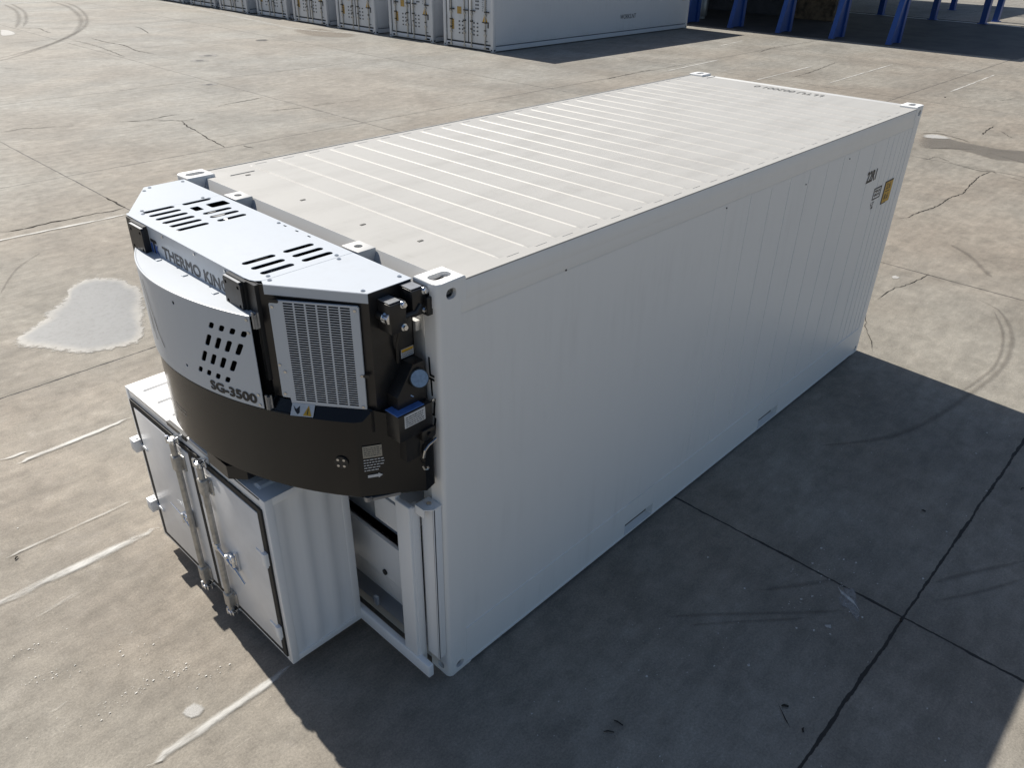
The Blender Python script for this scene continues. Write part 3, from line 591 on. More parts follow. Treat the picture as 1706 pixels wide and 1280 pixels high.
# writing on the near side and roof
yw = .0012
def side_text(s, x0, x1, z0, z1, bold=.0):
    return text2d(s, x1 - x0, z1 - z0, bold), (lambda x, y, z: (x0 + x, yw + z, z0 + y))
b = B()
for s, x0, x1, z0, z1, bo in (('22R1', 5.035, 5.245, 2.052, 2.148, .02), ('MAX', 5.325, 5.455, 1.905, 1.93, .03), ('GROSS', 5.325, 5.45, 1.872, 1.893, .03), ('LT', 5.30, 5.37, 1.79, 1.82, .03), ('AB', 5.315, 5.36, 1.757, 1.78, .02)):
    me = text2d(s, x1 - x0, z1 - z0, fat=.004 if s == '22R1' else .0012); b.add(me, fn=lambda x, y, z, x0=x0, z0=z0: (x0 + x, yw - z, z0 + y))
for x0, x1, z0, z1 in ((5.30, 5.475, 1.94, 1.952), (5.30, 5.308, 1.85, 1.94), (5.30, 5.475, 1.842, 1.852), (5.467, 5.475, 1.85, 1.94)): b.box(x0, x1, .0008, .0035, z0, z1)
obj('lettering', b, 'ink', cont)
b = B(); b.box(5.565, 5.75, .0003, .0035, 1.755, 1.955); pl_ = obj('height_placard', b, 'yellow', cont)
b = B()
for x0, x1, z0, z1 in ((5.553, 5.75, 1.955, 1.967), (5.553, 5.57, 1.75, 1.96), (5.56, 5.68, 1.748, 1.757), (5.60, 5.70, 1.86, 1.868)): b.box(x0, x1, -.0003, .0028, z0, z1)
me = text2d('2.6', .10, .06, .02); b.add(me, fn=lambda x, y, z: (5.60 + x, -.0004, 1.885 + y)); me = text2d('8.6', .10, .055, .02); b.add(me, fn=lambda x, y, z: (5.60 + x, -.0004, 1.785 + y))
obj('lettering', b, 'ink', pl_)
b = B(); M['faded_ink'] = plain('faded_roof_numbers', (.22, .22, .21), .6, 0, .3, 40)
me = text2d('LLTU 002001 0', .73, .105, .0); b.add(me, fn=lambda x, y, z: (5.875 - y, .88 + x, zr + .003))
obj('roof_number', b, 'faded_ink', cont)
# black rotated characters on the front post
b = B()
for pts in ([(.074, 2.201), (.069, 2.11), (.044, 2.11)], [(.074, 2.089), (.045, 2.09)], [(.064, 2.087), (.060, 2.0)], [(.043, 1.984), (.051, 1.891), (.068, 1.887)], [(.043, 1.874), (.053, 1.781), (.077, 1.772), (.077, 1.863)]):
    for (ya, za), (yb, zb) in zip(pts, pts[1:]):
        dv = Vector((yb - ya, zb - za)); nn = Vector((-dv.y, dv.x)).normalized() * .0055; e_ = dv.normalized() * .004
        q = [(ya - e_.x + nn.x, za - e_.y + nn.y), (yb + e_.x + nn.x, zb + e_.y + nn.y), (yb + e_.x - nn.x, zb + e_.y - nn.y), (ya - e_.x - nn.x, za - e_.y - nn.y)]
        b.prism(q, -.0022, -.0004, fn=lambda x, y, z: (z, x, y))
obj('lettering', b, 'ink', cont)
b = B()
for x, z in ((2.55, 2.38), (.9, 2.41), (.66, .17), (3.75, 2.30), (1.2, .11), (4.52, 2.36)): b.tube([(x, .006, z), (x, -.001, z)], .0055, 8)
obj('side_rivet', b, 'ink', cont)
# ---------------------------------------------------------------- clip-on generator hung on the container front
gen = thing('generator_unit', 'white and black diesel generator with slotted lid and curved door, hung on the container front', 'generator', (-.35, 1.22, 1.5))
ZT, CY, AX, AR = 2.590, 1.22, -.72, 1.664
AL = 1.10   # the shell is rounder on its left half
def arc_x(y, z=1.7):
    r = AL if y > CY else AR; return AX + r - math.sqrt(max(r * r - (y - CY) ** 2, 0))
def arc_n(y):
    r = AL if y > CY else AR; return Vector((AX + r - arc_x(y), CY - y, 0)).normalized()
def slotp(x0, x1, yc, w=.037): return rrect(x0, x1, yc - w / 2, yc + w / 2, w * .48, 4)
holes = []
for i in range(6): holes.append(slotp(-.483, -.307, 1.835 - .0765 * i))
holes.append(slotp(-.262, -.098, 1.828)); holes.append(rrect(-.262, -.213, 1.675, 1.752, .008)); holes.append(rrect(-.168, -.057, 1.670, 1.752, .012))
for yc in (1.603, 1.527, 1.448): holes.append(slotp(-.258, -.092, yc))
for yc in (.816, .735, .657): holes.append(slotp(-.479, -.306, yc))
for yc in (.817, .738, .659): holes.append(slotp(-.258, -.090, yc))
for yc in (1.14, 1.03, .92): holes.append(rrect(-.050, -.040, yc - .014, yc + .014, .004))
outer = [(-.02, .588), (-.498, .584)] + [(-.520, .587), (-.540, .604), (-.551, .632), (-.555, .67)] + [(-.555, 1.875), (-.548, 1.891), (-.53, 1.892)] + [(-.498, 1.856), (-.02, 1.852)]
cv = B(); cv.add(panel2d(outer, holes, .003), fn=lambda x, y, z: (x, y, ZT - .0015 + z))
cv.box(-.5555, -.5525, .67, 1.80, ZT - .022, ZT - .002)
obj('lid', cv, 'unit', gen, smooth=20)
for s in (-1, 1):
    f = (lambda y: y) if s < 0 else (lambda y: 2 * CY - y)
    e = B(); out = [(-.020, .148), (-.268, .148), (-.5335, .5475), (-.519, .584), (-.4985, .5815), (-.020, .5855)]
    e.add(panel2d([(x, f(y)) for x, y in out], [], .003), fn=lambda x, y, z: (x, y, ZT - .0018 + z))
    # folded skirt along the chamfer
    a, c_ = Vector((-.268, .148)), Vector((-.5335, .5475)); nn = Vector((-(c_ - a).y, (c_ - a).x)).normalized() * .003
    e.prism([(a.x, f(a.y)), (c_.x, f(c_.y)), (c_.x + nn.x, f(c_.y + nn.y)), (a.x + nn.x, f(a.y + nn.y))], ZT - .047, ZT - .002)
    obj('lid', e, 'unit', gen, smooth=20)
b = B()
for x, y in ((-.47, .610), (-.49, .565), (-.10, .608), (-.12, .562), (-.05, .20), (-.265, .185), (-.47, 1.83 + .045), (-.49, 1.83 - .03 + .02), (-.12, 1.87), (-.10, 1.835), (-.05, 2.25), (-.25, 2.26), (-.045, 1.2), (-.30, 2.22)):
    bolt(b, (x, y, ZT), (0, 0, 1), .0075, .005); b.tube([(x, y, ZT), (x, y, ZT + .0015)], .011, 12)
for y in (1.46, 1.13, .84): bolt(b, (-.555, y, ZT - .018), (-1, 0, 0), .0075, .006)
obj('bolt', b, 'steel', gen, smooth=30)
# black body: open-topped shell walls, deck and inner machinery under the slots
OCT = [(-.024, .152), (-.264, .152), (-.5305, .553), (-.545, .575), (-.545, 2 * CY - .575), (-.5305, 2 * CY - .553), (-.264, 2 * CY - .152), (-.024, 2 * CY - .152)]
b = B()
k = len(OCT)
cen = Vector((-.28, CY))
for i in range(k):
    a, c_ = Vector(OCT[i]), Vector(OCT[(i + 1) % k]); d_ = (c_ - a).normalized(); nn = Vector((-d_.y, d_.x))
    if (cen - a).dot(nn) < 0: nn = -nn
    nn *= .006
    b.prism([tuple(a), tuple(c_), tuple(c_ + nn), tuple(a + nn)], 1.96, ZT - .004)
obj('body', b, 'black', gen)
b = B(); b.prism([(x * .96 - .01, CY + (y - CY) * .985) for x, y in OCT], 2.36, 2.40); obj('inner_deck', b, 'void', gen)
b = B()
b.tube([(-.13, 1.72, 2.40), (-.13, 1.72, 2.535)], .05, 20); b.tube([(-.40, 1.9, 2.50), (-.42, 1.3, 2.52), (-.34, .8, 2.50)], .022, 10)
b.box(-.34, -.16, .62, .86, 2.42, 2.525, bev=.01); b.box(-.45, -.18, 1.25, 1.62, 2.40, 2.50, bev=.02)
b.tube([(-.2, .7, 2.55), (-.42, .68, 2.55)], .008, 8); b.tube([(-.16, 1.6, 2.54), (-.13, 1.45, 2.54)], .012, 8)
obj('engine_top', b, 'alu', gen, smooth=40)
# front fascia between the two bumper plates
b = B(); b.box(-.5535, -.5505, .66, 1.79, 2.43, ZT - .023)
fa = obj('fascia', b, 'unit', gen)
b = B(); me = text2d('THERMO KING', .655, .058, fat=.0030); b.add(me, fn=lambda x, y, z: (-.5545 - z, 1.500 - x, 2.4520 + y)); obj('lettering', b, 'inkgrey', fa)
b = B()
b.add(text2d('T', .060, .066, fat=.005), fn=lambda x, y, z: (-.5546 - z, 1.625 - x, 2.452 + y)); l1 = obj('logo', b, 'ink', fa)
b = B(); b.box(-.5550, -.5540, 1.612, 1.634, 2.447, 2.500); b.add(text2d('K', .034, .045, fat=.003), fn=lambda x, y, z: (-.5550 - z, 1.584 - x, 2.450 + y)); obj('logo', b, 'blue_ink', fa)
# bumper plates
for s, lab in ((0, None), (1, None)):
    f = (lambda y: y) if s == 0 else (lambda y: 2 * CY - y)
    yy = lambda a, c_: (min(f(a), f(c_)), max(f(a), f(c_)))
    b = B(); y0, y1 = yy(.655, .805)
    hole = []
    b.add(panel2d(rrect(y0, y1, 2.432, 2.572, .012), [disc(y, z, .009) for y in (y0 + .022, y1 - .022) for z in (2.456, 2.548)], .014), fn=lambda x, y, z: (-.583 + z, x, y))
    b.box(-.5745, -.549, *yy(.640, .80), 2.428, 2.583); b.box(-.5640, -.540, *yy(.572, .642), 2.10, 2.5835); bp_ = obj('bumper_plate', b, 'pad', gen, smooth=30)
    b = B(); b.box(-.590, -.576, *yy(.665, .800), 2.5735, 2.5765); obj('top_strip', b, 'alu', bp_)
# side bay and control box, lower right
b = B()
b.box(-.264, -.024, .1525, .30, 1.55, 1.96); b.box(-.150, -.024, 2 * CY - .30, 2 * CY - .1525, 1.50, 1.96)
b.prism([(-.34, 1.96), (-.268, 2.02), (-.268, 1.88)], .1535, .1600, fn=lambda x, y, z: (x, z, y)) if False else None
obj('side_bay', b, 'black', gen)
b = B()
b.prism([(-.095, 2.30), (-.02, 2.30), (-.02, 1.50), (-.06, 1.50), (-.285, 1.985), (-.235, 2.03)][:], .10, .150, fn=lambda x, y, z: (x, z, y)) if False else b.prism([(-.10, 2.20), (-.030, 2.20), (-.024, 1.96), (-.20, 1.96), (-.20, 2.06)], .075, .1515, fn=lambda x, y, z: (x, z, y))
obj('gauge_housing', b, 'black', gen)
b = B(); gd = Vector((-.35, -.80, .35)).normalized(); gp = Vector((-.080, .060, 2.128)); b.tube([gp - gd * .05, gp + gd * .012], .047, 24); gh = obj('gauge', b, 'black', gen, smooth=30)
b = B(); b.tube([gp + gd * .012, gp + gd * .016], .042, 24); obj('dial', b, 'blue_lens', gh, smooth=30)
b = B(); b.box(-.238, -.030, .028, .152, 1.845, 1.99, bev=.004); cb = obj('control_box', b, 'black', gen, smooth=30)
b = B(); b.box(-.240, -.075, .034, .125, 1.991, 1.995, bev=.001, seg=1); obj('blue_top_sheet', b, 'blue_top_sheet', cb)
# enclosure round the fuel tank, lower part, ends in a short taper to the container
YB = .20
def ring(z, inset=0.0, y0=YB, kk=36):
    ye = 2.12 if y0 == YB else 2 * CY - y0; ys_ = [y0 + (ye - y0) * i / kk for i in range(kk + 1)]
    return [Vector((arc_x(y) + inset, y, z)) for y in ys_]
b = B()
top_in = []
for v in ring(2.01):
    y = v.y
    if y < .553: t = (y - .152) / .401; x = -.264 + (-.545 + .264) * max(t, 0)
    elif y > 2 * CY - .553: t = (2 * CY - .152 - y) / .401; x = -.264 + (-.545 + .264) * max(t, 0)
    else: x = -.545
    top_in.append(Vector((x - .001, y, 2.01 if .553 < y < 1.887 else 2.005)))
R0 = ring(1.945); R1 = ring(1.505); R2 = ring(1.495, .012)
rows = [top_in, R0, R1, R2]
vs = [[b.bm.verts.new(v) for v in r] for r in rows]
for ra, rb in zip(vs, vs[1:]):
    for i in range(len(ra) - 1): b.bm.faces.new((ra[i], ra[i + 1], rb[i + 1], rb[i]))
sidep = [(-.335, .178), (-.085, .035), (-.024, .040)]
low = [vs[3]]
for s in (0, 1):
    f = (lambda y: y) if s == 0 else (lambda y: 2 * CY - y)
    pts = [(x, f(y)) for x, y in sidep] if s == 0 else [(-.19, 2.20), (-.085, 2.29), (-.024, 2.29)]; e0 = 0 if s == 0 else -1
    colz = (1.985, 1.945, 1.505, 1.495)
    cols = [[vs[j][e0] for j in range(4)]]
    for (x, y), zb in zip(pts, (1.50, 1.475, 1.49)):
        zt_ = 1.945
        cols.append([b.bm.verts.new((x if x > -.3 else -.29, y if x > -.3 else f(.152), 2.0 if x < -.3 else 1.90)), b.bm.verts.new((x, y, zt_ if x < -.3 else 1.86)), b.bm.verts.new((x, y, zb + .004)), b.bm.verts.new((x + .004, y, zb))])
    for ca, cb_ in zip(cols, cols[1:]):
        for j in range(3): b.bm.faces.new((ca[j], ca[j + 1], cb_[j + 1], cb_[j]))
    if s == 0: endR = [c_[3] for c_ in cols[1:]]; topR = [c_[0] for c_ in cols[1:]]
    else: endL = [c_[3] for c_ in cols[1:]]
b.bm.faces.new(endR[::-1] + vs[3] + endL)
tank = obj('lower_cowl', b, 'blackgloss', gen, smooth=12)
b = B(); b.box(-.30, -.026, .040 + .11, .30, 1.88, 1.995); b.box(-.19, -.026, .045, .155, 1.70, 1.87); obj('cowl_lining', b, 'black', gen)
b = B()   # thin shadow-gap lip between door and cowl
pr = [v + Vector((-.004, 0, .0)) for v in ring(1.950, 0, .20)][5:-6]
b.tube([tuple(v) for v in pr], .006, 6); obj('lower_lip', b, 'rubber', gen, smooth=60)
b = B(); g0 = arc_x(.265)
nrm = Vector((AX + AR - g0, CY - .265, 0)).normalized() * -1
c0 = Vector((g0, .262, 1.712)); b.tube([c0 + nrm * -.01, c0 + nrm * .006], .034, 24); cap = obj('round_cap', b, 'pad', gen, smooth=30)
b = B(); tg = Vector((-nrm.y, nrm.x, 0))
for a in (45, 135, 225, 315): q = c0 + tg * .021 * cos(rad(a)) + Vector((0, 0, .024 * sin(rad(a)))); bolt(b, q + nrm * .005, nrm, .007, .005, 8)
obj('bolt', b, 'steel', cap, smooth=30)
# curved white door with its ledge
DY0, DY1, DZ0, DZ1 = .588, 1.795, 1.958, 2.443
dh = [disc(1.081, 2.387, .010, 14), disc(1.079, 2.046, .009, 14)]
def para(y0, z0, h_, w=.030, sl=.50):
    r = []
    hw = w / 2
    for t, q in ((-.5, 1), (-.42, 1.0), (.42, 1.0), (.5, .82), (.5, -.82), (.42, -1), (-.42, -1), (-.5, -.82)):
        pass
    for yy, zz in rrect(-hw, hw, -h_ / 2, h_ / 2, min(.010, h_ * .3), 3): r.append((y0 + yy - zz * sl, z0 + zz))
    return r
for cidx, y0 in enumerate((.812, .750, .688, .626)):
    yb = y0
    dh.append(para(yb + .004, 2.346, .034)); dh.append(para(yb + .045, 2.258, .066)); dh.append(para(yb + .098, 2.156, .064)); dh.append(para(yb + .150, 2.066, .034))
me = panel2d([(DY0, DZ0), (DY1, DZ0), (DY1, DZ1), (DY0, DZ1)], dh, .004)
d_ = B(); d_.bm.from_mesh(me)
y = DY0 + .02
while y < DY1:
    bmesh.ops.bisect_plane(d_.bm, geom=list(d_.bm.verts) + list(d_.bm.edges) + list(d_.bm.faces), plane_co=(y, 0, 0), plane_no=(1, 0, 0), dist=1e-6); y += .02
for v in d_.bm.verts:
    yy, zz, t = v.co; x = arc_x(yy); q = arc_n(yy)
    v.co = Vector((x, yy, zz)) - Vector((q.x, q.y, 0)) * (.010 + t)
door = obj('door', d_, 'unit', gen, smooth=30)
b = B(); ys_ = [DY0 + (DY1 - DY0) * i / 40 for i in range(41)]
b.add(panel2d([(arc_x(y) - .013, y) for y in ys_] + [(-.549, DY1), (-.549, DY0)], [], .004), fn=lambda x, y, z: (x, y, DZ1 - .001 + z))
b.tube([(arc_x(y) - .008, y, DZ1 - .003) for y in ys_], .006, 8)
obj('ledge', b, 'unit', door, smooth=40)
b = B()
for y in (1.50, 1.22, .92): b.box(-.600, -.572, y - .012, y + .012, DZ1, DZ1 + .006, bev=.002)
obj('ledge_clip', b, 'unit', door)
b = B()   # darkness behind the door louvres
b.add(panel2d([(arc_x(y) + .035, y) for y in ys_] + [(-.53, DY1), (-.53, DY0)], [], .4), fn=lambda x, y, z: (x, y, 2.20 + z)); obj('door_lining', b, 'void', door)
def on_door(me, y_left, z0, b, out=.0145):
    for_v = []
    k0 = len(b.bm.verts); b.bm.from_mesh(me); b.bm.verts.ensure_lookup_table()
    for v in b.bm.verts[k0:]:
        yy = y_left - v.co.x; x = arc_x(yy); q = arc_n(yy); v.co = Vector((x, yy, z0 + v.co.y)) - q * (out + v.co.z * (1 if out > .01 else 0))
b = B(); on_door(text2d('SG-3500', .279, .048, fat=.0032), .900, 1.979, b); obj('lettering', b, 'ink', door)
def arc_ribbon(b, pts, w, out, z_is=True):
    for (ya, za), (yb, zb) in zip(pts, pts[1:]):
        q = []
        for (yy, zz) in ((ya - w / 2, za), (ya + w / 2, za), (yb + w / 2, zb), (yb - w / 2, zb)):
            x = arc_x(yy); m_ = arc_n(yy); q.append(b.bm.verts.new(Vector((x, yy, zz)) - m_ * out))
        b.bm.faces.new(q)
b = B()
for pts in ([(1.475, 2.40), (1.45, 2.32), (1.435, 2.25), (1.415, 2.14), (1.40, 2.07)], [(1.425, 2.40), (1.385, 2.26), (1.345, 2.14), (1.295, 2.065)], [(1.365, 2.21), (1.34, 2.13)], [(1.45, 2.22), (1.435, 2.10)]): arc_ribbon(b, pts, .007, .0145)
obj('stripe', b, 'inkgrey', door)
b = B()
for yy, zz in ((.603, 2.425), (.603, 2.36), (.606, 2.03), (.606, 1.975)):
    x = arc_x(yy); m_ = arc_n(yy); bolt(b, Vector((x, yy, zz)) - m_ * .012, -m_, .008, .004)
obj('bolt', b, 'steel', door)
for z0, z1 in ((2.385, 2.495), (1.955, 2.065)):
    b = B(); x = arc_x(.57) - .006; b.tube([(x, .570, z0), (x, .570, z1 - .03)], .0065, 10); b.tube([(x + .016, .552, z0 + .01), (x + .016, .552, z1 - .03)], .005, 8); b.box(x, x + .02, .556, .572, z0, z1 - .04)
    obj('hinge', b, 'alu', gen, smooth=40)
# lettering on the lower cowl and a scuff
b = B(); on_door(text2d('-------', .15, .008, .02), 1.394, 1.682, b, .001); on_door(text2d('www', .15, .014, .0), 1.392, 1.655, b, .001); obj('lettering', b, 'alu', tank)
# radiator grille in the chamfer face
A0 = Vector((-.268, .147)); T_ = (Vector((-.55, .55)) - A0).normalized(); NO = Vector((-T_.y, T_.x))
if NO.dot(Vector((-1, -1))) < 0: NO = -NO
def cham(t, z, o): q = A0 + T_ * t + NO * o; return (q.x, q.y, z)
gh_ = []
nrow = 41
for c_ in range(6):
    t0 = .084 + c_ * .0525
    for r in range(nrow):
        zc = 2.5155 - r * (2.5155 - 2.017) / (nrow - 1)
        gh_.append([(t0, zc - .0040), (t0 + .0445, zc - .0040), (t0 + .0445, zc + .0040), (t0, zc + .0040)])
out = [(.046, 2.000)] + [(.414, 1.992), (.418, 2.024), (.452, 2.026), (.457, 2.034), (.457, 2.508), (.452, 2.514), (.43, 2.514), (.422, 2.527), (.05, 2.529), (.044, 2.522)]
b = B(); b.add(panel2d(out, gh_, .0015), fn=lambda x, y, z: cham(x, y, .010 + z))
for (xa, ya), (xb, yb) in zip(out, out[1:] + out[:1]): b.quad(cham(xa, ya, .010), cham(xb, yb, .010), cham(xb, yb, .0005), cham(xa, ya, .0005))
gr = obj('grille', b, 'unit', gen)
b = B(); b.prism([(.05, 2.0), (.41, 2.0), (.41, 2.525), (.05, 2.525)], 0.0006, .003, fn=lambda x, y, z: cham(x, y, z)); obj('radiator', b, 'void', gr)
b = B()
for t, z in ((.443, 2.495), (.062, 2.508), (.447, 2.20), (.425, 2.165), (.055, 2.18), (.44, 2.045), (.062, 2.012)):
    bolt(b, cham(t, z, .011), (NO.x, NO.y, 0), .0075, .004)
obj('bolt', b, 'steel', gr)
b = B(); b.prism(rrect(.41, .455, 2.515, 2.53, .007), .008, .014, fn=lambda x, y, z: cham(x, y, z)); b.prism(rrect(.02, .05, 2.172, 2.188, .006), .008, .013, fn=lambda x, y, z: cham(x, y, z)); obj('latch', b, 'pad', gr)
def sticker(name, x0, x1, z0, z1, y, mat='white_ink', parent=gen, lines=3, lab=None, head=None):
    b = B(); b.box(x0, x1, y - .0015, y, z0, z1); s_ = obj(name, b, mat, parent, label=lab)
    b = B()
    for i in range(lines):
        zz = z1 - (z1 - z0) * (i + (1.2 if not head else 1.6)) / (lines + (1 if not head else 1.4)); x = x0 + (x1 - x0) * .07
        while x < x1 - (x1 - x0) * .12:
            l = (x1 - x0) * rnd.uniform(.04, .14); b.box(x, min(x + l, x1 - (x1 - x0) * .07), y - .0025, y - .0012, zz - .0018, zz + .0018); x += l + (x1 - x0) * .03
    obj('small_print', b, 'inkgrey', s_)
    if head: b = B(); b.box(x0 + .002, x1 - .002, y - .0022, y - .0012, z1 - (z1 - z0) * .32, z1 - .002); obj('warning_band', b, head, s_)
    return s_
sticker('warning_label', -.105, -.030, 2.206, 2.252, .1515, head='yellow')
sticker('rating_plate', -.205, -.078, 1.915, 1.985, .0275, lines=5)
# plate, white text and arrow on the tapered side of the cowl
sa, sb_ = Vector((-.36, .192)), Vector((-.075, .03)); sT = (sb_ - sa).normalized(); sN = Vector((sT.y, -sT.x))
if sN.y > 0: sN = -sN
def sid(t, z, o): q = sa + sT * t + sN * o; return (q.x, q.y, z)
b = B(); b.prism([(.015, 1.738), (.108, 1.738), (.108, 1.806), (.015, 1.806)], .0035, .0055, fn=lambda x, y, z: sid(x, y, z)); pt = obj('data_plate', b, plain('aged_label_stock', (.36, .33, .27), .5, 0, .1, 60), gen)
b = B()
for r in range(5):
    x = .02
    while x < .098:
        l = rnd.uniform(.004, .016); b.prism([(x, 1.748 + r * .011), (x + l, 1.748 + r * .011), (x + l, 1.752 + r * .011), (x, 1.752 + r * .011)], .0056, .0062, fn=lambda x_, y_, z_: sid(x_, y_, z_)); x += l + .004
obj('small_print', b, 'inkgrey', pt)
b = B()
for r in range(5):
    x = .016
    while x < .108 - r * .006:
        l = rnd.uniform(.006, .02); z = 1.722 - r * .0155; b.prism([(x, z), (x + l, z), (x + l, z + .005), (x, z + .005)], .0035, .0045, fn=lambda x_, y_, z_: sid(x_, y_, z_)); x += l + .004
b.prism([(.030, 1.618), (.082, 1.618), (.082, 1.611), (.103, 1.626), (.082, 1.641), (.082, 1.634), (.030, 1.634)], .0035, .0045, fn=lambda x_, y_, z_: sid(x_, y_, z_))
obj('arrow_sign', b, 'white_ink', gen)
# sticker below the grille, on the cowl slope
def slo(t, k, e=.0): q = cham(t, 2.006 - .058 * k, .004 + .0535 * k + e); return q
b = B(); b.quad(slo(.300, .15), slo(.412, .15), slo(.412, .92), slo(.300, .92)); b.quad(slo(.300, .15, -.004), slo(.412, .15, -.004), slo(.412, .92, -.004), slo(.300, .92, -.004)); sk = obj('warning_label', b, 'white_ink', gen)
b = B(); b.prism([(.308, .85), (.350, .85), (.329, .22)], .0008, .0016, fn=lambda x, y, z: slo(x, y, z)); obj('warning_triangle', b, 'yellow', sk)
b = B(); b.prism([(.327, .78), (.331, .78), (.331, .42), (.327, .42)], .002, .0026, fn=lambda x, y, z: slo(x, y, z)); b.prism([(.368, .70), (.378, .80), (.392, .60), (.403, .30), (.388, .50), (.372, .28)], .0008, .0016, fn=lambda x, y, z: slo(x, y, z)); obj('pictogram', b, 'ink', sk)
# hanging clamps at the casting: two arms with a bright flat top, bolt heads and a pin
for x0, z0, zs in ((-.165, 2.545, 2.40), (-.040, 2.575, 2.445)):
    b = B(); b.box(x0 - .055, x0 + .035, .060, .152, zs, z0 - .002, bev=.006); 
    ca = obj('hanging_clamp', b, 'black', gen, smooth=30)
    b = B(); b.box(x0 - .052, x0 + .012, .070, .150, z0, z0 + .004, bev=.001, seg=1); obj('clamp_plate', b, 'alu', ca)
    b = B()
    for zz in (z0 - .015, zs + .02): b.tube([(x0 + .015, .062, zz), (x0 + .015, .044, zz)], .0125, 6); b.tube([(x0 + .015, .062, zz), (x0 + .015, .057, zz)], .017, 16)
    obj('bolt', b, 'chrome', ca, smooth=30)
b = B(); b.tube([(-.215, .15, 2.475), (-.215, .075, 2.475)], .022, 20); pn = obj('pin_socket', b, 'black', gen, smooth=30)
b = B(); b.tube([(-.215, .105, 2.475), (-.215, .068, 2.475)], .025, 6); b.tube([(-.215, .10, 2.475), (-.215, .096, 2.475)], .030, 20); obj('nut', b, 'chrome', pn, smooth=30)
b = B(); b.box(-.03, .01, .035, .075, 2.44, 2.53, bev=.004); b.tube([(-.15, .075, 2.46), (-.08, .06, 2.47), (-.05, .06, 2.50)], .012, 8); b.tube([(-.10, .10, 2.5), (-.14, .13, 2.3), (-.13, .145, 2.2)], .009, 8)
obj('hook', b, 'black', gen, smooth=40)
# draw latch, cable eye and hook at the lower side
b = B(); b.tube([(-.145, .10, 2.062), (-.11, .07, 2.035)], .005, 8); b.tube([(-.118, .016, 1.66), (-.11, .012, 1.635), (-.09, .01, 1.628)], .004, 8); b.tube([(-.085, .02, 1.64), (-.08, .018, 1.625)], .005, 8)
b.tube([(-.105, .022, 1.70), (-.1, .015, 1.745), (-.075, .015, 1.765), (-.02, .02, 1.775)], .007, 8); b.box(-.035, -.020, .022, .034, 1.99, 2.005, bev=.002)
obj('latch', b, 'steel', gen, smooth=40)
b = B(); b.box(-.11, -.03, .012, .05, 1.80, 1.86, bev=.006); b.tube([(-.07, .012, 1.83), (-.07, .0, 1.83)], .014, 12); obj('socket', b, 'black', gen, smooth=30)
# black angle under the cowl, above the cabinet
b = B(); b.prism([(-.69, 1.16), (-.69, .95), (-.62, .87), (-.45, .87), (-.45, 1.16)], 1.385, 1.47); 
obj('support_angle', b, 'black', gen, smooth=20)
b = B(); b.tube([(-.335, .19, 1.497), (-.335, .19, 1.47)], .02, 10); b.prism([(-.325, .16), (-.20, .10), (-.20, .13), (-.325, .19)], 1.478, 1.4945); obj('drain_spout', b, 'alu', gen, smooth=30)
# ---------------------------------------------------------------- white equipment cabinet below the generator
cab = thing('equipment_cabinet', 'white two-door steel cabinet with lock rods and black door seals, hanging below the curved generator', 'cabinet', (-.39, 1.52, .1))
CX, CB, C0, C1, Z0, Z1 = -.645, -.13, .684, 2.358, .10, 1.35
b = B()
b.box(CX, CX + .05, C0, C0 + .055, Z0, Z1 - .002, bev=.006); b.box(CX, CX + .05, C1 - .055, C1, Z0, Z1 - .002, bev=.006)
b.box(CX + .002, CX + .05, C0 + .03, C1 - .03, Z0 + .001, Z0 + .06, bev=.005); b.box(CX + .002, CX + .05, C0 + .03, C1 - .03, Z1 - .075, Z1 - .003, bev=.005)
b.box(CB - .05, CB, C0 + .002, C0 + .05, Z0, Z1 - .002, bev=.006); b.box(CB - .05, CB, C1 - .05, C1 - .002, Z0, Z1 - .002, bev=.006)
for y0, y1 in ((C0 + .001, C0 + .045), (C1 - .045, C1 - .001)):
    b.box(CX + .03, CB - .03, y0, y1, Z0 + .0015, Z0 + .05, bev=.006); b.box(CX + .03, CB - .03, y0, y1, Z1 - .05, Z1 - .004, bev=.006)
b.box(CX + .01, CB, C0 + .02, C1 - .02, Z0 + .01, Z0 + .02)
obj('frame', b, 'cab', cab, smooth=40)
for y0, s in ((C0, 1), (C1, -1)):
    b = B(); xs = [(CX + .045, .006)]
    for xc in (-.525, -.385, -.245): xs += [(xc - .035, .006), (xc - .012, .022), (xc + .035, .022), (xc + .062, .006)]
    xs = [q for q in xs if q[0] < CB - .045] + [(CB - .045, .006)]
    rows = []
    for z, k in ((Z0 + .045, 0), (Z0 + .085, 1), (Z1 - .085, 1), (Z1 - .045, 0)): rows.append([b.bm.verts.new((x, y0 + s * (.006 + (d_ - .006) * k), z)) for x, d_ in xs])
    for ra, rb in zip(rows, rows[1:]):
        for i in range(len(ra) - 1): b.bm.faces.new((ra[i], ra[i + 1], rb[i + 1], rb[i]))
    obj('side_panel', b, 'cab', cab, smooth=22)
b = B()   # ribbed top
ys_ = [(C0 + .001, 0)]; y = C0 + .11
while y < C1 - .12: ys_ += [(y, 0), (y + .015, .009), (y + .055, .009), (y + .07, 0)]; y += .20
ys_ += [(C1 - .001, 0)]
rows = [[b.bm.verts.new((x, y, Z1 + h_ * k)) for y, h_ in ys_] for x, k in ((CX + .001, 0), (CX + .04, 0), (CX + .055, 1), (CB - .03, 1), (CB, 0))]
for ra, rb in zip(rows, rows[1:]):
    for i in range(len(ra) - 1): b.bm.faces.new((ra[i], ra[i + 1], rb[i + 1], rb[i]))
b.box(CX + .002, CB, C0 + .002, C1 - .002, Z1 - .02, Z1 - .002)
obj('top_panel', b, 'cab', cab, smooth=20)
b = B(); b.box(CX - .003, CX + .02, 1.53, 1.77, Z1 - .022, Z1 + .004); b.box(CX - .005, CX + .02, 1.53, 1.58, Z1 - .030, Z1 - .022); obj('top_slot', b, 'black', cab)
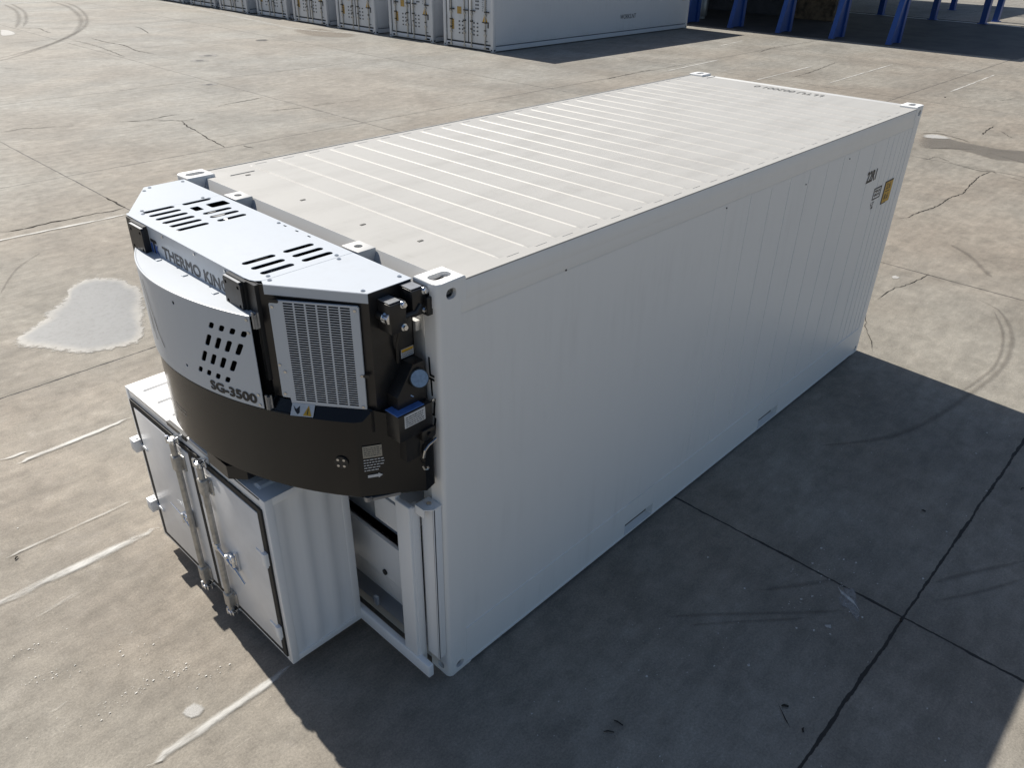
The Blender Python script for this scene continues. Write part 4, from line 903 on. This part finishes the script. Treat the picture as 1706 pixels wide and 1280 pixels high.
b = B()
for x in (-.30, -.20):
    for y in (.95, 1.5): b.box(x - .02, x + .02, y - .02, y + .02, Z1, 1.50)
obj('hanger', b, 'black', cab)
# doors with black seals
DOORS = ((1.525, 2.250), (.760, 1.480))
for i, (y0, y1) in enumerate(DOORS):
    b = B(); b.box(CX - .014, CX - .001, y0, y1, .190, 1.240, bev=.003); dr = obj('door', b, 'galv', cab, smooth=30)
    b = B(); e_ = .040
    b.box(CX - .012, CX + .001, y0 - e_, y0 + .001, .190 - e_, 1.240 + e_); b.box(CX - .010, CX + .001, y1 - .001, y1 + (.030 if i else .056), .190 - e_, 1.240 + e_)
    b.box(CX - .0095, CX + .001, y0, y1, 1.239, 1.240 + e_); b.box(CX - .0095, CX + .001, y0, y1, .190 - e_, .191)
    obj('seal', b, 'rubber', dr)
    s = 1 if i == 0 else -1; yh = y1 + .048 if i == 0 else y0 - .02
    for z in ((.93, .42) if i == 0 else (.93, .36)):
        b = B(); b.box(CX - (.060 if i == 0 else .038), CX - .002, yh - .018, yh + (.055 if i == 0 else .018), z - .045, z + .045, bev=.004); b.box(CX - .020, CX - .002, min(yh, yh - s * .11), max(yh, yh - s * .11), z - .012, z + .012, bev=.003)
        b.tube([(CX - .028, yh + s * .012, z - .05), (CX - .028, yh + s * .012, z + .05)], .010, 10)
        obj('hinge', b, 'cab', cab, smooth=30)
    yr = 1.640 if i == 0 else 1.312
    b = B(); b.tube([(CX - .045, yr, .10), (CX - .045, yr, 1.315)], .0190, 14)
    rd = obj('lock_rod', b, 'rod', cab, smooth=40)
    b = B()
    for z in (1.135, .235):
        b.box(CX - .070, CX - .012, yr - .030, yr + .030, z - .058, z + .058, bev=.012, seg=3); b.box(CX - .024, CX - .012, yr - .056, yr + .056, z - .055, z + .055, bev=.003)
    obj('rod_bracket', b, 'rod', rd, smooth=40)
    b = B()
    for z in (1.135, .235):
        for dy in (-.045, .045):
            for dz in (-.042, .042): b.tube([(CX - .022, yr + dy, z + dz), (CX - .030, yr + dy, z + dz)], .007, 8)
    obj('rivet', b, 'steel', rd, smooth=30)
    b = B()
    for z, q in ((1.300, 1), (.125, -1)):
        b.box(CX - .070, CX - .008, yr - .028, yr + .028, z - .012, z + .012, bev=.004); b.box(CX - .060, CX - .045, yr - .045, yr + .040, z - .014, z + .020, bev=.004); b.box(CX - .03, CX - .002, yr - .04, yr - .028, z - .025, z + .025, bev=.003); b.tube([(CX - .062, yr + .02, z - .02), (CX - .062, yr + .02, z + .028)], .010, 8)
    obj('cam_end', b, 'chrome', rd, smooth=30)
    # handle and catch, towards the viewer's right of each rod on the right door, left on the left door
    h0 = yr - .02; zc = .640 if i == 0 else .62
    b = B(); hy = yr + .20 if i == 0 else yr - .19
    sg = 1 if i == 0 else -1
    if i == 0:
        b.tube([(CX - .050, yr, .60), (CX - .052, yr + .05, .632), (CX - .05, yr + .14, .655), (CX - .04, yr + .30, .652)], [.012, .008, .006, .003], 8)
    else:
        b.box(CX - .064, CX - .030, yr - .022, yr + .022, .655, .705, bev=.006)
        b.tube([(CX - .050, yr - .02, .672), (CX - .056, yr - .10, .662), (CX - .05, yr - .19, .612)], [.012, .009, .008], 8); b.tube([(CX - .046, yr - .17, .630), (CX - .04, yr - .27, .545)], [.009, .007], 8)
    cc = yr + .085 if i == 0 else yr - .135
    b.box(CX - .050, CX - .014, cc - .050, cc + .050, .618, .675, bev=.012, seg=3); b.box(CX - .036, CX - .014, cc - .066, cc - .046, .585, .73, bev=.006); b.tube([(CX - .052, cc + .02, .61), (CX - .052, cc + .02, .68)], .010, 10)
    pts = [(CX - .045, cc - .055 + .012 * sin(t * pi), .71 - .12 * t) for t in (0, .25, .5, .75, 1)]; b.tube(pts, .009, 8)
    b.tube([(CX - .03, cc - .03, .66), (CX - .055, cc - .03, .66)], .013, 10)
    obj('handle', b, 'chrome', rd, smooth=40)
# open frame behind the cabinet
b = B()
b.box(-.135, -.095, .030, 2.40, .092, .188, bev=.008, seg=3)
for f in (lambda y: y, lambda y: 2 * CY - y):
    yy = lambda a, c_: (min(f(a), f(c_)), max(f(a), f(c_)))
    b.box(-.130, -.094, *yy(.134, .252), .188, 1.325, bev=.008, seg=3); b.box(-.112, -.06, *yy(.128, .17), .1, 1.32, bev=.006)
b.box(-.128, -.096, .25, 2.19, 1.30, 1.345)
obj('support_frame', b, 'cab', cab, smooth=40)
for f in (lambda y: y, lambda y: 2 * CY - y):
    yy = lambda a, c_: (min(f(a), f(c_)), max(f(a), f(c_)))
    b = B(); b.box(-.060, -.045, *yy(.020, .122), .200, 1.345, bev=.004); b.box(-.06, -.002, *yy(.020, .030), .20, 1.345, bev=.003); b.box(-.06, -.002, *yy(.112, .122), .20, 1.345, bev=.003)
    b.prism([(-.095, f(.122)), (-.095, f(.05)), (-.06, f(.018)), (-.002, f(.018)), (-.002, f(.122))], 1.338, 1.344); b.box(-.098, -.092, *yy(.05, .122), 1.285, 1.344, bev=.002)
    obj('channel_post', b, 'cab', cab, smooth=30)
    b = B(); b.tube([(-.045, f(.07), 1.344), (-.045, f(.07), 1.352)], .014, 12); obj('bolt', b, 'steel', cab)
# ---------------------------------------------------------------- row of parked reefer containers behind
KS = 1.063
def far_container():
    t = thing('reefer_container', '', 'container', (0, 0, 0)); t['org'] = (0, 0, 0)
    l, w, h = 12.192, 2.438, 2.896
    b = B(); b.box(.12, l - .02, .02, w - .02, .20, h - .04); b.box(.1, l - .1, 0.008, w - .008, .26, h - .16); obj('body', b, 'bcont', t)
    b = B(); b.box(.15, l - .15, .0, w, .03, .17, bev=.01); b.box(.15, l - .15, -.004, .03, h - .14, h - .01, bev=.01); b.box(.15, l - .15, w - .03, w + .004, h - .14, h - .01, bev=.01); obj('rail', b, 'bcont', t)
    b = B(); b.box(0, .14, 0, .13, 0, h, bev=.02); b.box(0, .14, w - .13, w, 0, h, bev=.02); b.box(l - .14, l, 0, .13, 0, h, bev=.02); b.box(l - .14, l, w - .13, w, 0, h, bev=.02)
    b.box(.02, .14, .13, w - .13, .04, .175, bev=.01); b.box(.02, .14, .13, w - .13, h - .14, h - .01, bev=.01); obj('end_frame', b, 'bcont', t, smooth=40)
    b = B()
    for y in (.03, w - .12):
        b.box(-.002, .02, y + .02, y + .07, .04, .085); b.box(-.002, .02, y + .02, y + .07, h - .09, h - .045)
    for x in (.04, l - .11):
        b.box(x, x + .07, -.003, .02, .04, .085); b.box(x, x + .07, -.003, .02, h - .09, h - .045)
    b.box(.008, .03, .20, .42, .075, .125); b.box(.008, .03, w - .42, w - .20, .075, .125); obj('casting_hole', b, 'void', t)
    for y0, y1 in ((.15, w / 2 - .012), (w / 2 + .012, w - .15)):
        b = B(); b.box(.045, .10, y0, y1, .215, h - .18, bev=.01)
        d = obj('door', b, 'bdoor', t, smooth=40)
        b = B(); b.box(.040, .09, y0 - .012, y0 + .006, .19, h - .16); b.box(.040, .09, y1 - .006, y1 + .012, .19, h - .16); b.box(.038, .09, y0, y1, .180, .222); b.box(.038, .09, y0, y1, h - .185, h - .15); obj('seal', b, 'rubber', d)
        for yy in (y0 + .24, y1 - .16) if y0 < 1 else (y0 + .16, y1 - .24):
            b = B(); b.tube([(.012, yy, .09), (.012, yy, h - .09)], .021, 8)
            for z in (.10, .5, 1.1, 1.8, 2.5): b.box(-.012, .045, yy - .05, yy + .05, z - .03, z + .03, bev=.006)
            rr = obj('lock_rod', b, 'rod', t, smooth=40)
            b = B(); b.box(.03, .046, yy + .022, yy + .036, .22, h - .2); b.box(-.02, .03, yy - .17, yy + .03, 1.18, 1.215, bev=.005); b.box(-.01, .04, yy - .05, yy + .05, .86, .90); b.box(-.008, .03, yy - .03, yy + .04, .62, .66); obj('handle', b, 'pad', rr)
        for z in (.42, 1.0, 1.7, 2.4):
            b = B(); ye = y0 - .05 if y0 < 1 else y1 + .01; b.box(.0, .05, ye, ye + .05, z - .05, z + .05, bev=.006); obj('hinge', b, 'bdoor', t)
    def pl(name, y0, y1, z0, z1, mat, rows=0):
        b = B(); b.box(.036, .046, y0, y1, z0, z1); o = obj(name, b, mat, t)
        if rows:
            b = B()
            for r in range(rows):
                zz = z0 + (z1 - z0) * (r + .5) / rows; b.box(.034, .037, y0 + (y1 - y0) * .12, y1 - (y1 - y0) * rnd.uniform(.1, .3), zz - .012, zz + .006)
            obj('print', b, 'inkgrey', o)
    pl('placard', 1.93, 2.13, .56, .88, 'ochre', 5); pl('placard', 1.56, 1.76, 1.06, 1.28, 'ochre', 0); pl('placard', 2.02, 2.16, 1.10, 1.45, plain('grey_label_stock', (.30, .31, .34), .5, 0, .3, 30), 0)
    b = B(); b.prism([(.32, .90), (.54, .90), (.43, 1.13)], .034, .046, fn=lambda x, y, z: (z, x, y)); o = obj('warning_triangle', b, 'yellow', t)
    b = B(); b.box(.031, .035, .42, .44, .965, 1.05); b.box(.031, .035, .42, .44, .93, .95); b.box(.031, .035, .30, .56, .865, .895); obj('print', b, 'ink', o)
    b = B()
    for r in range(9):
        for c in range(3):
            if rnd.random() < .85: b.box(.036, .046, .36 + c * .08, .36 + c * .08 + rnd.uniform(.03, .06), 1.22 + r * .06, 1.235 + r * .06)
    for r in range(6):
        for c in range(3): b.box(.036, .046, .72 + c * .06, .755 + c * .06, 1.25 + r * .11, 1.30 + r * .11)
    for z in (.82, .70, .58, .46):
        for y in (.95, .78, 1.50, 1.66): b.box(.032, .046, y - .03, y + .03, z - .012, z + .03)
    b.box(.036, .046, .25, .31, .72, .90); b.box(.036, .046, .28, .40, .30, .32)
    b.add(text2d('40RF', .34, .11, .01), fn=lambda x, y, z: (.032, .60 - x, 2.35 + y)); obj('lettering', b, 'inkgrey', t)
    b = B(); me = text2d('WORKS.NT', 1.05, .16, .01); b.add(me, fn=lambda x, y, z: (7.2 + x, .004, .62 + y)); obj('side_lettering', b, 'inkgrey', t)
    b = B(); b.box(11.55, 11.85, .003, .01, 1.35, 1.75); b.prism([(11.6, 1.1), (11.8, 1.1), (11.7, 1.3)], .003, .01, fn=lambda x, y, z: (x, z, y)); obj('side_placard', b, 'ochre', t)
    return t
FL = ['nearest of the parked white containers, its whole long side in view, beside the blue shed',
      'second container of the parked row, just left of the one whose long side shows', 'third container of the parked row counted from the blue shed', 'fourth container of the parked row counted from the blue shed',
      'fifth container of the parked row counted from the blue shed', 'sixth container of the parked row counted from the blue shed', 'seventh container of the parked row, third from its far left end',
      'eighth container of the parked row, next to last at the far left', 'last container of the parked row, cut by the top edge at far left']
proto = far_container()
split_parts()
for i in range(9):
    o = proto if i == 0 else copy_tree(proto)
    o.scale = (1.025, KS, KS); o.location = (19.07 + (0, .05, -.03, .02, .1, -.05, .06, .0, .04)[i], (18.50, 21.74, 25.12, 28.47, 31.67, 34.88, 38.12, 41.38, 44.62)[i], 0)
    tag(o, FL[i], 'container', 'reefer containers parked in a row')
# ---------------------------------------------------------------- blue steel shed at the far right
shed = thing('steel_shed', 'open blue steel shed with braced columns and a deep dark shadow under its roof', 'shed', (39.5, 17, 0))
b = B()
b.box(32.72, 46.35, 9.9, 60, 4.75, 4.95); b.box(32.70, 32.9, 9.88, 60, 4.45, 4.75)
b.box(46.35, 59.2, 15.2, 60, 4.8, 5.0)
obj('roof', b, 'sheet', shed)
def column(x, y, w=.30, brace=True, h=4.75):
    b = B(); b.box(x - w / 2, x + w / 2, y - .13, y + .13, 0.02, h); b.box(x - w / 2 - .08, x + w / 2 + .08, y - .2, y + .2, 0, .03)
    c = obj('column', b, 'blue', shed)
    if brace:   # raking brace with a web plate
        b = B(); b.prism([(x - 1.15 + .85, .02), (x - .62 + .42, .02), (x - w / 2, 3.2), (x - w / 2 - .25, 3.2)], y - .14, y + .14, fn=lambda a, c_, z: (a - .55, z, c_) if False else (a, z, c_))
        obj('brace', b, 'blue', c)
for i, y in enumerate((19.75, 17.35, 14.95, 12.5, 10.1)):
    x = 33.75; b = B(); b.box(x + .50, x + .72, y - .10, y + .10, 0.0, 4.75); c = obj('column', b, 'blue', shed)
    b = B(); b.prism([(x - .46, .0), (x - .24, .0), (x + .56, 2.7), (x + .36, 2.7)], y - .10, y + .10, fn=lambda a, c_, z: (a, z, c_)); obj('brace', b, 'blue', c)
    b = B(); b.prism([(x - .24, .02), (x + .5, .02), (x + .5, 2.5)], y - .02, y + .02, fn=lambda a, c_, z: (a, z, c_)); obj('web_plate', b, 'blue', c)
for x, y in ((46.0, 10.15), (47.8, 10.05), (46.0, 12.6), (46.3, 15.45), (52.5, 14.6), (53.2, 13.9), (58.5, 13.5), (46.2, 18)): column(x, y, .34, False)
n = N('shade_painted_shed_floor'); p = n.pos(); M['floor'] = n.set(col=n.mix(n.ramp(n.noise(p, .8, 6, .7), .35, .7), (.095, .09, .085), (.05, .05, .05)), rough=.75)  # floor colour darkened to paint in the shade below the roof
b = B(); b.quad((32.95, 5.25, .003), (45.85, 5.25, .003), (45.85, 60, .003), (32.95, 60, .003)); tag(obj('shed_floor_shade', b, 'floor'), 'shed floor sheet, darkened to stand for the shade under the roof', kind='structure')
# wall set forward to cut the light under the roof, and stored things
wl_ = thing('shading_partition', 'dark clad wall added inside the blue shed to deepen its shade', 'wall', (41.0, 30, 0))
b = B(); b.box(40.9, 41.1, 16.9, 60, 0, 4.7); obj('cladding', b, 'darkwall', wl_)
b = B(); b.box(40.2, 40.5, 15.5, 17.6, 0, 1.6, bev=.03); b.box(40.25, 40.55, 15.8, 17.0, 1.6, 2.1, bev=.03); tag(obj('board_stack', b, 'brown', at=(40.4, 16.5, 0)), 'brown upright boards stacked in the shade behind the shed columns', 'boards')
b = B(); b.tube([(36.0, 20.6, .12), (36.0, 20.6, .20), (36.0, 20.6, .95), (36.0, 20.6, 1.0)], [.34, .36, .36, .33], 20); b.tube([(36, 20.6, 0), (36, 20.6, .12)], .3, 16)
tag(obj('drum', b, 'alu', at=(36.0, 20.6, 0), smooth=40), 'pale grey drum standing in the dark between the first two blue columns', 'drum')
b = B(); b.box(35.0, 37.2, 22.0, 24.5, .5, 1.15, bev=.02)
for x in (35.1, 37.1):
    for y in (22.1, 24.4): b.box(x - .05, x + .05, y - .05, y + .05, 0, .5)
tag(obj('workbench', b, 'pad', at=(36, 23.2, 0)), 'dark workbench deep in the shade of the shed', 'workbench')
b = B(); b.quad((45.9, 8.4, .006), (46.12, 8.4, .006), (46.12, 17.4, .006), (45.9, 17.4, .006)); tag(obj('painted_line', b, 'white_ink'), 'white line along the back of the shed floor', kind='structure')
b = B(); b.quad((46.12, 6, .005), (46.5, 6, .005), (46.5, 17.4, .005), (46.12, 17.4, .005)); tag(obj('drain_channel', b, 'void'), 'dark drain channel behind the shed', kind='structure')
split_parts()
